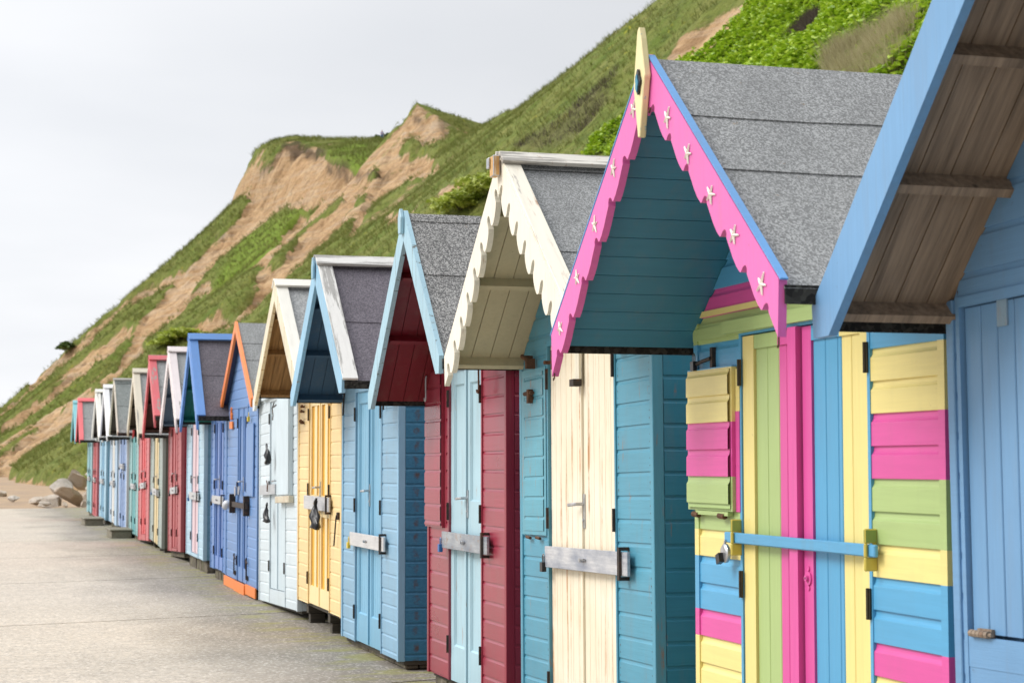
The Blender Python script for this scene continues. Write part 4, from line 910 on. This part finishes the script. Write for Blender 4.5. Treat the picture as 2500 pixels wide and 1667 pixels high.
Xs = np.concatenate([np.arange(-10, 62, .42), np.arange(62, 115, 3.)]); Ys = np.concatenate([np.arange(12, 120, .42), np.arange(120, 330, .62), np.arange(330, 460, 4.)])
XX, YY = np.meshgrid(Xs, Ys); ZZ = hill_z(XX, YY)
nx, ny = len(Xs), len(Ys)
far_polys = [p for p in SC if min(b for a, b in p) > 110]; near_polys = [p for p in SC if min(b for a, b in p) <= 110]
bare = np.maximum(np.clip(soft(XX, YY, far_polys, 1.1)*1.5, 0, 1), soft(XX, YY, near_polys, .5))
# steep places and rill lines on the far part are bare too
gx = np.gradient(ZZ, Xs, axis=1)
farm = np.clip((YY-120)/60, 0, 1); farm = np.maximum(farm, .8*np.clip((YY-62)/15, 0, 1)*np.clip((14-XX)/6, 0, 1))
st = fbm(XX*.05+YY*.02, YY*.16, 4, 81)
bare = np.maximum(bare, farm*np.clip((st-.045)*6, 0, .62))
bare = np.maximum(bare, farm*np.clip((gx-1.5)*1.2, 0, .9))
foot = np.clip((YY-60)/8, 0, 1)*np.clip((135-YY)/20, 0, 1)*np.clip((15-XX)/6, 0, 1)
ZZ = ZZ+foot*np.clip((XX-np.interp(YY, SY, XB))/3, 0, 1)*(fbm(XX*.45, YY*.25, 4, 101)*2.6+fbm(XX*1.6, YY*1.2, 3, 103)*.7)
bare = np.maximum(bare, np.clip((.7-ZZ)*3, 0, 1)*(YY > 60))
bare = np.maximum(bare, foot*np.clip((fbm(XX*.35+YY*.12, YY*.22, 4, 105)-.02)*6, 0, .8))
# eroded sand is rougher
ZZ = ZZ+bare*(fbm(XX*.9, YY*.9, 3, 91)*1.3-np.abs(fbm(XX*.10+YY*.1, YY*.45, 4, 95))*4.5*np.clip((YY-100)/80, .1, 1))-bare*(.25+1.0*farm)
ivy = np.maximum(soft(XX, YY, [GR['ivy'], GR['ivy2']], .6), .6*soft(XX, YY, [GR['bench'], GR['bright1']], 1.2))
drk = soft(XX, YY, [GR['dark'], GR['dark2']], .5); dry = soft(XX, YY, [GR['dry']], .5)
verts = np.stack([XX, YY, ZZ], -1).reshape(-1, 3)
I = np.arange(nx*ny).reshape(ny, nx); F_ = np.stack([I[:-1,:-1], I[:-1,1:], I[1:,1:], I[1:,:-1]], -1).reshape(-1, 4)
me = bpy.data.meshes.new('hill'); me.vertices.add(len(verts)); me.vertices.foreach_set('co', verts.ravel())
me.loops.add(F_.size); me.loops.foreach_set('vertex_index', F_.ravel()); me.polygons.add(len(F_)); me.polygons.foreach_set('loop_start', np.arange(0, F_.size, 4)); me.polygons.foreach_set('loop_total', np.full(len(F_), 4))
me.polygons.foreach_set('use_smooth', np.ones(len(F_), bool))
rimm = soft(XX, YY, RIM, .4)
for nm, ar in (('bare', bare), ('topsoil', rimm), ('ivy', ivy), ('scrub', drk), ('dry', dry)):
    at = me.attributes.new(nm, 'FLOAT', 'POINT'); at.data.foreach_set('value', ar.ravel().astype(np.float32))
me.update(); me.validate()
hill = bpy.data.objects.new('hill', me); COL.objects.link(hill); tag(hill, kind='structure')
def hillmat():
    n = N('grassy_sand_cliff')
    def att(k):
        a = n.new('ShaderNodeAttribute'); a.attribute_name = k; return a.outputs['Fac']
    a1 = n.noise((.05, .16, .1), 1., 5, .6, off=(3,1,2)); a2 = n.noise((.5, .5, .5), 1., 6, .7); a3 = n.noise((1,1,1), 2.4, 5, .7, off=(4,2,3)); a4 = n.noise((.25, .9, .3), 1., 5, .65, off=(1,6,2))
    g = n.mix(n.ramp(a1, [(.35, 0), (.62, 1)]), (.185, .205, .046), (.125, .180, .028))
    g = n.mix(n.ramp(a2, [(.40, 0), (.66, 1)]), g, (.225, .230, .062))
    g = n.mix(n.math('MULTIPLY', n.ramp(a3, [(.52, 0), (.66, 1)]), .6), g, (.075, .095, .022))
    a5 = n.noise((.25, .6, .4), 2.6, 8, .75, off=(7,3,3))
    g = n.mix(n.math('MULTIPLY', n.ramp(a5, [(.50, 0), (.62, 1)]), .65), g, (.075, .10, .022))
    g = n.mix(n.math('MULTIPLY', n.ramp(a5, [(.34, 1), (.44, 0)]), .5), g, (.30, .27, .11))
    g = n.mix(n.math('MULTIPLY', n.ramp(a4, [(.60, 0), (.74, 1)]), .55), g, (.22, .165, .085))
    yel = n.ramp(n.noise((1,1,1), .45, 4, .6, off=(9,2,2)), [(.62, 0), (.68, 1)]); yel = n.math('MULTIPLY', yel, n.ramp(n.noise((1,1,1), 3., 3, .6, off=(2,2,8)), [(.52, 0), (.6, 1)]))
    g = n.mix(n.math('MULTIPLY', yel, .75), g, (.40, .36, .03))
    g = n.mix(att('ivy'), g, n.mix(n.ramp(a3, [(.4, 0), (.6, 1)]), (.15, .24, .022), (.22, .32, .035)))
    g = n.mix(n.math('MULTIPLY', att('scrub'), .75), g, n.mix(n.ramp(a3, [(.4, 0), (.6, 1)]), (.12, .115, .045), (.20, .19, .08)))
    g = n.mix(n.math('MULTIPLY', att('dry'), .8), g, (.32, .29, .12))
    s1 = n.noise((.12, .45, .3), 1., 6, .65, off=(5,5,1)); s2 = n.noise((1,1,1.6), 1.3, 6, .7, off=(1,8,1))
    s = n.mix(n.ramp(s1, [(.33, 0), (.64, 1)]), (.42, .255, .125), (.58, .40, .23))
    s = n.mix(n.math('MULTIPLY', n.ramp(s2, [(.36, 1), (.50, 0)]), .6), s, (.32, .20, .11))
    s = n.mix(n.math('MULTIPLY', n.ramp(s1, [(.60, 0), (.70, 1)]), .5), s, (.34, .30, .26))
    b = n.math('ADD', att('bare'), n.math('MULTIPLY', n.math('SUBTRACT', n.noise((.4, .6, .5), 1.2, 12, .78, off=(2,2,5)), .5), 1.5))
    fac = n.ramp(b, [(.40, 0), (.54, 1)])
    rim = n.math('MULTIPLY', n.ramp(b, [(.33, 0), (.42, 1)]), n.ramp(b, [(.44, 1), (.52, 0)]))
    s3 = n.noise((.10, 1.3, .4), 1.1, 8, .75, off=(3,3,9)); s = n.mix(n.math('MULTIPLY', n.ramp(s3, [(.50, 0), (.57, 1)]), .7), s, (.27, .165, .085))  # darker rill streaks: gully shading painted into the soil colour
    s = n.mix(n.math('MULTIPLY', n.ramp(n.noise((.3, .6, .6), 2.2, 8, .75, off=(1,9,9)), [(.58, 0), (.64, 1)]), .6), s, (.20, .19, .06))
    s = n.mix(n.math('MULTIPLY', n.ramp(n.noise((.05, .08, 1.6), 1., 4, .6, off=(4,9,9)), [(.50, 0), (.60, 1)]), .35), s, (.50, .40, .30))
    col = n.mix(fac, g, s); col = n.mix(n.math('MULTIPLY', rim, .28), col, (.14, .11, .05)); col = n.mix(n.math('MULTIPLY', att('topsoil'), .8), col, (.075, .05, .032))
    h = n.math('ADD', n.math('MULTIPLY', a2, .5), n.math('MULTIPLY', a3, .5)); h = n.math('ADD', h, n.math('MULTIPLY', s2, .5))
    return n.out(col, .95, n.bump(h, 1., .55), spec=.15)
me.materials.append(hillmat())

def mask_at(arr, x, y):
    i = np.clip(np.searchsorted(Ys, y)-1, 0, ny-1); j = np.clip(np.searchsorted(Xs, x)-1, 0, nx-1); return arr[i, j]
rng = np.random.default_rng(5)
def tri_object(name, P, T, mat, lab=None, kind='stuff', cat=None):
    m_ = bpy.data.meshes.new(name); P = P.reshape(-1, 3)
    k = T
    m_.vertices.add(len(P)); m_.vertices.foreach_set('co', P.ravel()); nf = len(P)//k
    m_.loops.add(nf*k); m_.loops.foreach_set('vertex_index', np.arange(nf*k)); m_.polygons.add(nf)
    m_.polygons.foreach_set('loop_start', np.arange(0, nf*k, k)); m_.polygons.foreach_set('loop_total', np.full(nf, k)); m_.update(); m_.validate()
    m_.materials.append(mat); o = bpy.data.objects.new(name, m_); COL.objects.link(o)
    if lab: tag(o, lab, cat)
    if kind: tag(o, kind=kind)
    return o
def leafmat(nm, c1, c2, c3, rough=.5, trans=True):
    n = N(nm); geo = n.new('ShaderNodeNewGeometry')
    a = n.noise((1,1,1), .35, 4, .6)
    c = n.ramp(geo.outputs['Random Per Island'], [(0., c1), (.5, c2), (1., c3)])
    c = n.mix(n.math('MULTIPLY', n.ramp(a, [(.35, 1), (.6, 0)]), .35), c, tuple(v*.55 for v in c1))
    m_ = n.out(c, rough, spec=.3)
    if trans:
        tr = n.new('ShaderNodeBsdfTranslucent'); n.link(c, tr.inputs[0]); mx = n.new('ShaderNodeMixShader'); mx.inputs[0].default_value = .3
        n.link(n.b.outputs[0], mx.inputs[1]); n.link(tr.outputs[0], mx.inputs[2]); n.link(mx.outputs[0], n.t.nodes['Material Output'].inputs[0])
    return m_
def blades(x, y, hgt, wid, nb, lean_=.6, z=None, base=-.05):
    N_ = len(x); z = hill_z(x, y) if z is None else z
    x = np.repeat(x, nb); y = np.repeat(y, nb); z = np.repeat(z, nb); hgt = np.repeat(hgt, nb)*rng.uniform(.6, 1.2, N_*nb); wid = np.repeat(wid, nb)
    a = rng.uniform(0, 2*PI, N_*nb); sp = hgt*.35
    x = x+rng.normal(0, 1, N_*nb)*sp*.6; y = y+rng.normal(0, 1, N_*nb)*sp*.6
    dx_, dy_ = np.cos(a)*wid*.5, np.sin(a)*wid*.5; lx = rng.normal(0, lean_, N_*nb)*hgt-hgt*.25; ly = rng.normal(0, lean_, N_*nb)*hgt
    z0_ = z+base
    return np.stack([np.stack([x-dx_, y-dy_, z0_], -1), np.stack([x+dx_, y+dy_, z0_], -1), np.stack([x+lx, y+ly, z+hgt], -1)], 1)
# grass
N_ = 110000
y_ = 28+rng.random(N_)**1.15*272; x_ = rng.uniform(-2, 62, N_)
b_m = mask_at(bare, x_, y_); i_m = mask_at(ivy, x_, y_); d_m = mask_at(drk, x_, y_); r_m = mask_at(dry, x_, y_)
dist = np.hypot(x_, y_)
vis = (b_m < .3) & (i_m < .5) & ((hill_z(x_, y_)-1.5)/x_ > .35) & (x_ < np.interp(y_, SY, XC)+6)
vis |= (b_m < .3) & (y_ > 160) & (x_ > 1) & (x_ < np.interp(y_, SY, XC)+12)
vis |= (b_m < .3) & (y_ > 58) & (x_ < 16)
vis &= x_ > np.interp(y_, SY, XB)
x_, y_, dist = x_[vis], y_[vis], dist[vis]; d_m = d_m[vis]; r_m = r_m[vis]
sz = .14+.0011*dist
bl = blades(x_, y_, sz, sz*.17, 4)
tri_object('grass', bl, 3, leafmat('grass_blades', (.12, .165, .028), (.20, .225, .048), (.32, .30, .11), .7), 'tufts of rough green grass on the cliff slope', cat='grass')
# dry tall grass by the nearest roof
p = GR['dry']; xs = rng.uniform(18.5, 24, 26000); ys_ = rng.uniform(35, 47, 26000); k_ = inpoly(xs, ys_, grow(p, 1.25)); xs, ys_ = xs[k_], ys_[k_]
k_ = fbm(xs*.6, ys_*.6, 2, 5) > -.05; xs, ys_ = xs[k_][:2600], ys_[k_][:2600]
tri_object('dry_grass', blades(xs, ys_, np.full(len(xs), .55), np.full(len(xs), .02), 5, .38), 3, leafmat('straw', (.42, .37, .20), (.60, .54, .34), (.30, .25, .12), .8), 'pale dry grass stalks above the striped hut roof', cat='dry grass')
# brown dead scrub
xs = rng.uniform(23, 29, 60000); ys_ = rng.uniform(50, 88, 60000); k_ = inpoly(xs, ys_, GR['dark']) | (inpoly(xs, ys_, GR['dark2']) & (rng.random(60000) < .12)); xs, ys_ = xs[k_][:6000], ys_[k_][:6000]
tri_object('dead_scrub', blades(xs, ys_, np.full(len(xs), .30), np.full(len(xs), .02), 4, .5, base=.0), 3, leafmat('dead_twigs', (.075, .055, .045), (.13, .095, .08), (.10, .10, .05), .9, False), 'patch of dark brown dead scrub among bright green leaves', cat='scrub')
# broad bright leaves
def leaves_q(x, y, z, s):
    n_ = len(x); a = rng.uniform(0, 2*PI, n_); tilt = rng.normal(0, .5, n_); t2 = rng.normal(0, .5, n_)-.35
    u = np.stack([np.cos(a), np.sin(a), np.sin(tilt)], -1); v_ = np.stack([-np.sin(a), np.cos(a), np.sin(t2)], -1)
    u /= np.linalg.norm(u, axis=1)[:, None]; v_ /= np.linalg.norm(v_, axis=1)[:, None]
    c = np.stack([x, y, z], -1); s = s[:, None]
    return np.stack([c-u*s*.55, c-u*s*.1-v_*s*.42, c+u*s*.35-v_*s*.30, c+u*s*.65, c+u*s*.35+v_*s*.30, c-u*s*.1+v_*s*.42], 1)
def cover(poly, n_, s0, name, lab, mt):
    bx = [a for a, b in poly]; by = [b for a, b in poly]
    x = rng.uniform(min(bx)-1, max(bx)+1, n_*4); y = rng.uniform(min(by)-1, max(by)+1, n_*4)
    k = inpoly(x+fbm(x*.5, y*.5, 2, 3)*2, y+fbm(x*.5, y*.5, 2, 7)*3, poly) & ~inpoly(x, y, GR['dark']) & ((mask_at(bare, x, y) < .25))
    x, y = x[k][:n_], y[k][:n_]
    m_ = np.clip(fbm(x*.9, y*.9, 3, 33)*1.5+.25, 0, .6)
    z = hill_z(x, y)+m_*rng.uniform(.3, 1, len(x))+.02
    return tri_object(name, leaves_q(x, y, z, s0*rng.uniform(.6, 1.3, len(x))), 6, mt, lab, cat='ground cover')
LG = leafmat('bright_leaves', (.19, .33, .015), (.36, .53, .03), (.52, .65, .07), .42)
big = [(30.5, 68.5), (30.5, 60), (24.2, 41.0), (21.5, 34.5), (18.5, 35), (19.5, 41), (21, 52), (24, 66), (26.3, 71), (27.2, 69.6), (28.4, 67.5)]
cover(big, 42000, .17, 'creeping_leaves', 'dense bright green creeping leaves on the bank above the roofs', LG)
cover(grow(GR['ivy2'], 1.4), 3000, .16, 'creeping_leaves', 'small patch of bright green leaves beside the pink gable', LG)

# ------------------------------------------------------------------ shrubs, boulders, person
def shrub(name, x, y, r, hgt, label, mt, n_=900, ls=.16, z=None, group='shrubs on the cliff'):
    zz = float(hill_z(x, y)) if z is None else z
    root = empty(name, (x, y, zz-.05)); tag(root, label, 'shrub', group)
    a = rng.uniform(0, 2*PI, n_); q = rng.random(n_)**.5; hh = rng.random(n_)
    lob = 1+.35*np.sin(a*3+x)+.2*np.sin(a*5+hh*6)
    px_ = np.cos(a)*q*r*lob*(1-.45*hh); py_ = np.sin(a)*q*r*lob*(1-.45*hh); pz_ = hgt*(.12+hh*.95*(1-.35*q))
    tri_object('foliage', leaves_q(px_, py_, pz_, ls*rng.uniform(.6, 1.3, n_)), 6, mt, kind=None).parent = root
    mb = MB()
    for k in range(5):
        an = k*1.3+x; mb.tube([(0, 0, 0), (math.cos(an)*r*.25, math.sin(an)*r*.25, hgt*.4), (math.cos(an)*r*.5, math.sin(an)*r*.5, hgt*.75)], [.06*hgt/2, .04*hgt/2, .012], 5)
    mb.build('stem', M['bearer'], root)
DG = leafmat('shrub_leaves', (.30, .37, .05), (.46, .54, .09), (.60, .64, .18), .5)
DD = leafmat('dark_shrub_leaves', (.06, .10, .02), (.10, .16, .035), (.16, .22, .06), .5)
shrub('shrub', 21.2, 81.4, 1.7, .9, 'yellow-green shrub just left of the cream gable, lower of the two', DG, 1500, .2)
shrub('shrub', 22.3, 80.0, 1.8, 1.0, 'yellow-green shrub just left of the cream gable, upper of the two', DG, 1500, .2)
shrub('shrub', 13.3, 291.5, 1.5, 1.3, 'small dark bush standing out on the skyline low on the left cliff edge', DD, 700, .5)
shrub('shrub', 21.1, 198.6, 2.8, 1.2, 'green bush on the cliff above the royal blue ridge, the larger one', DG, 900, .45)
shrub('shrub', 19.6, 200.5, 1.8, .9, 'green bush on the cliff above the white-edged roof, the smaller one', DG, 600, .45)
PX, PY = 59.6, 277.
pz = float(hill_z(PX, PY))
shrub('shrub', 61.1, 279.5, 1.6, 1.7, 'rounded bush on the clifftop directly behind the tiny standing person', DD, 900, .3, pz-.3)
shrub('shrub', 59.2, 279., .9, 1.3, 'smaller clifftop bush to the left of the tiny standing person', DD, 500, .25, pz-.3)

def boulder_mat():
    n = N('pale_rock'); a = n.noise((1,1,1), 2.2, 6, .65); b = n.noise((1,1,1), 11., 5, .7)
    geo = n.new('ShaderNodeNewGeometry')
    oi = n.new('ShaderNodeObjectInfo')
    col = n.mix(n.ramp(a, [(.35, 0), (.65, 1)]), (.44, .39, .33), (.64, .60, .55)); col = n.mix(n.math('MULTIPLY', oi.outputs['Random'], .55), col, (.50, .37, .24))
    col = n.mix(n.math('MULTIPLY', n.ramp(b, [(.30, 1), (.48, 0)]), .6), col, (.10, .08, .065))
    return n.out(col, .9, n.bump(b, .8, .05))
BM = boulder_mat()
def boulder(x, y, z, sx, sy, sz_, rot, tilt, label, seed):
    bm = bmesh.new(); bmesh.ops.create_icosphere(bm, subdivisions=4, radius=1.15)
    rr = random.Random(seed); pl = [(Vector((rr.gauss(0,1), rr.gauss(0,1), rr.gauss(0,1))).normalized(), rr.uniform(.45, .75)) for _ in range(16)]
    for v in bm.verts:
        for n_, d in pl:
            k = v.co.dot(n_)
            if k > d: v.co -= n_*(k-d)
    me_ = bpy.data.meshes.new('boulder'); bm.to_mesh(me_); bm.free(); me_.materials.append(BM)
    o = bpy.data.objects.new('boulder', me_); COL.objects.link(o); o.location = (x, y, z); o.scale = (sx, sy, sz_); o.rotation_euler = (tilt, -tilt*.8, rot)
    tag(o, label, 'rock', 'boulders at the foot of the cliff beyond the promenade')
RK = [
 (2.55, 63.6, .15, .55, .5, .38, .3, .5, 'grey slab-like boulder leaning at the left front of the rock pile'),
 (2.75, 64.4, .62, .50, .5, .45, .9, .35, 'upright pale grey boulder behind the front slab'),
 (3.15, 63.4, .32, .60, .5, .30, .2, -.45, 'brown-sided flat boulder in the front middle of the pile'),
 (3.45, 64.6, .95, .62, .5, .26, .5, -.5, 'long pale boulder tilted across the top of the pile'),
 (3.80, 63.8, .58, .36, .4, .30, .1, -.6, 'smooth rounded pinkish boulder in the middle of the pile'),
 (4.10, 65.2, 1.20, .62, .6, .45, .4, .2, 'large rough grey boulder at the top right of the pile'),
 (4.45, 64.4, .72, .50, .5, .30, .9, .1, 'grey boulder below the top one, beside the aqua hut'),
 (4.10, 63.0, .18, .75, .6, .24, .2, -.25, 'broad sandy boulder lying at the right foot of the pile'),
 (3.55, 62.6, .06, .30, .3, .15, .6, .2, 'small low stone in front of the brown boulder'),
 (4.30, 62.6, .10, .45, .4, .18, .7, .1, 'low flat stone at the promenade end beside the aqua hut'),
 (2.05, 66.0, .10, .35, .4, .20, .1, .2, 'small tan stone left of the rock pile'),
 (2.3, 63.0, .04, .22, .25, .13, .8, .2, 'small grey stone at the left end of the rock pile'),
 (2.9, 62.7, .03, .20, .22, .11, .2, .3, 'small stone directly in front of the upright grey boulder'),
 (3.35, 65.2, 1.15, .34, .35, .26, .8, .3, 'small pale rock perched on top near the middle of the pile'),
 (3.75, 64.0, .25, .38, .4, .25, .4, .5, 'dark-sided rock wedged low in the middle of the pile'),
 (1.45, 72.0, .05, .35, .4, .18, .4, .1, 'dark pebble-like stone on the sand left of the grassy bank'),
 (1.10, 84.0, .02, .55, .5, .28, .4, .1, 'distant dark stone on the sand, larger of two'),
 (.35, 84.0, .0, .35, .4, .2, .8, .1, 'distant bluish stone alone on the sand at the far left'),
]

for i, (x, y, z, a, b, c_, r, t_, lab) in enumerate(RK): boulder(x, y, z*.86, a*.86, b*.9, c_*.86, r, t_, lab, 20+i)

def figure():
    root = empty('person', (PX, PY, pz-.42)); tag(root, 'tiny person in a pale lilac top and blue trousers standing on the clifftop', 'person')
    def skin(name, joints, edges, radii, mt):
        me_ = bpy.data.meshes.new(name); me_.from_pydata(joints, edges, []); o = bpy.data.objects.new(name, me_); COL.objects.link(o); o.parent = root
        md = o.modifiers.new('skin', 'SKIN'); me_.materials.append(mt)
        for v, r in zip(me_.skin_vertices[0].data, radii): v.radius = (r, r)
        me_.skin_vertices[0].data[0].use_root = True
        o.modifiers.new('sub', 'SUBSURF').levels = 1
        return o
    J = [(0,0,.92), (0,0,1.15), (0,0,1.38), (0,.0,1.48), (0,-.01,1.56), (0,-.02,1.68), (.10,0,.88), (.11,0,.50), (.12,0,.08), (.12,-.14,.03), (-.10,0,.88), (-.13,.05,.50), (-.14,.08,.08), (-.14,-.06,.03),
         (.19,0,1.38), (.24,.02,1.10), (.20,-.14,.92), (-.19,0,1.38), (-.25,.0,1.12), (-.16,-.22,1.16), (.19,-.19,.85), (-.12,-.28,1.18)]
    E_ = [(0,1),(1,2),(2,3),(3,4),(4,5),(0,6),(6,7),(7,8),(8,9),(0,10),(10,11),(11,12),(12,13),(2,14),(14,15),(15,16),(2,17),(17,18),(18,19),(16,20),(19,21)]
    R_ = [.15,.13,.14,.055,.085,.085,.09,.06,.045,.035,.09,.06,.045,.035,.06,.042,.03,.06,.042,.03,.03,.03]
    skin('body', J, E_, R_, N('skin').out((.50, .30, .22), .6))
    skin('shirt', [J[0], J[1], J[2], J[14], J[15], J[17], J[18]], [(0,1),(1,2),(2,3),(3,4),(2,5),(5,6)], [.165,.155,.16,.075,.055,.075,.055], N('lilac_cloth').out((.45, .42, .66), .8))
    skin('trousers', [J[0], J[6], J[7], J[8], J[10], J[11], J[12]], [(0,1),(1,2),(2,3),(0,4),(4,5),(5,6)], [.165,.11,.08,.065,.11,.08,.065], N('blue_cloth').out((.12, .20, .38), .8))
    skin('hair', [(0,.02,1.66), (0,.0,1.74)], [(0,1)], [.10,.075], N('hair').out((.20, .10, .07), .7))
figure()

# ------------------------------------------------------------------ light and camera
w = bpy.data.worlds.new('World'); S.world = w; w.use_nodes = True
nt = w.node_tree; bg = nt.nodes['Background']
def nn(k, **kw):
    q = nt.nodes.new(k)
    for a, v in kw.items(): setattr(q, a, v)
    return q
sky = nn('ShaderNodeTexSky', sky_type='NISHITA', sun_disc=False, sun_elevation=math.radians(40), sun_rotation=math.radians(-75), air_density=1., dust_density=3.)
tc = nn('ShaderNodeTexCoord'); sx_ = nn('ShaderNodeSeparateXYZ'); nt.links.new(tc.outputs['Generated'], sx_.inputs[0])
def wm(op, a, b=None, c=None):
    q = nn('ShaderNodeMath', operation=op)
    for i, v in enumerate((a, b, c)):
        if v is None: continue
        if isinstance(v, (int, float)): q.inputs[i].default_value = v
        else: nt.links.new(v, q.inputs[i])
    return q.outputs[0]
el = wm('MAXIMUM', sx_.outputs[2], 0.)
# clouds lie on a flat layer: divide by height so that they flatten towards the horizon
kz = wm('ADD', el, .16)
cb_ = nn('ShaderNodeCombineXYZ'); nt.links.new(wm('DIVIDE', sx_.outputs[0], kz), cb_.inputs[0]); nt.links.new(wm('DIVIDE', sx_.outputs[1], kz), cb_.inputs[1])
n1 = nn('ShaderNodeTexNoise'); n1.inputs['Scale'].default_value = .75; n1.inputs['Detail'].default_value = 5; n1.inputs['Roughness'].default_value = .45; nt.links.new(cb_.outputs[0], n1.inputs['Vector'])
cr = nn('ShaderNodeValToRGB'); e = cr.color_ramp.elements; e[0].position = .36; e[0].color = (.70, .72, .755, 1); e[1].position = .62; e[1].color = (.83, .84, .865, 1); nt.links.new(n1.outputs['Fac'], cr.inputs[0])
g_ = nn('ShaderNodeMapRange', interpolation_type='SMOOTHERSTEP'); g_.inputs[1].default_value = .26; g_.inputs[2].default_value = .95; g_.inputs[3].default_value = 1.; g_.inputs[4].default_value = 2.95; nt.links.new(el, g_.inputs[0])
# overcast brighter seaward by the sun, dimmed behind the camera to shade hut sides
side_ = wm('ADD', wm('MULTIPLY', sx_.outputs[0], -.50), wm('MULTIPLY_ADD', sx_.outputs[1], .42, .78))
ml = nn('ShaderNodeVectorMath', operation='SCALE'); nt.links.new(cr.outputs[0], ml.inputs[0]); nt.links.new(wm('MULTIPLY', g_.outputs[0], side_), ml.inputs['Scale'])
mx_ = nn('ShaderNodeVectorMath', operation='MULTIPLY_ADD'); nt.links.new(sky.outputs[0], mx_.inputs[0]); mx_.inputs[1].default_value = (.05, .05, .05)
sc2 = nn('ShaderNodeVectorMath', operation='SCALE'); nt.links.new(ml.outputs[0], sc2.inputs[0]); sc2.inputs['Scale'].default_value = 10.
nt.links.new(sc2.outputs[0], mx_.inputs[2]); nt.links.new(mx_.outputs[0], bg.inputs[0]); bg.inputs[1].default_value = .10
sun = bpy.data.lights.new('sun', 'SUN'); sun.energy = 2.15; sun.angle = math.radians(25); sun.color = (1., .96, .90)
so = bpy.data.objects.new('sun', sun); COL.objects.link(so)
dirv = Vector((math.sin(math.radians(-75))*math.cos(math.radians(40)), math.cos(math.radians(-75))*math.cos(math.radians(40)), math.sin(math.radians(40))))
so.rotation_euler = dirv.to_track_quat('Z', 'Y').to_euler(); so.location = (0, 0, 30)

cam = bpy.data.cameras.new('camera'); co = bpy.data.objects.new('camera', cam); COL.objects.link(co); S.camera = co
cam.sensor_width = 36.; cam.lens = 4514./2500*36; cam.clip_end = 6000; cam.clip_start = .1
yaw, pit = math.radians(16.1989), math.radians(3.6443)
f = Vector((math.sin(yaw)*math.cos(pit), math.cos(yaw)*math.cos(pit), math.sin(pit)))
co.location = (0, 0, 1.5); co.rotation_euler = f.to_track_quat('-Z', 'Y').to_euler()
cam.dof.use_dof = True; cam.dof.focus_distance = 9.5; cam.dof.aperture_fstop = 7.1
S.view_settings.view_transform = 'Standard'; S.view_settings.look = 'None'; S.view_settings.exposure = 0.; S.view_settings.gamma = 1.
S.render.resolution_x = 1024; S.render.resolution_y = 682
try:
    S.cycles.max_bounces = 6; S.cycles.diffuse_bounces = 3; S.cycles.use_denoising = True
except Exception: pass
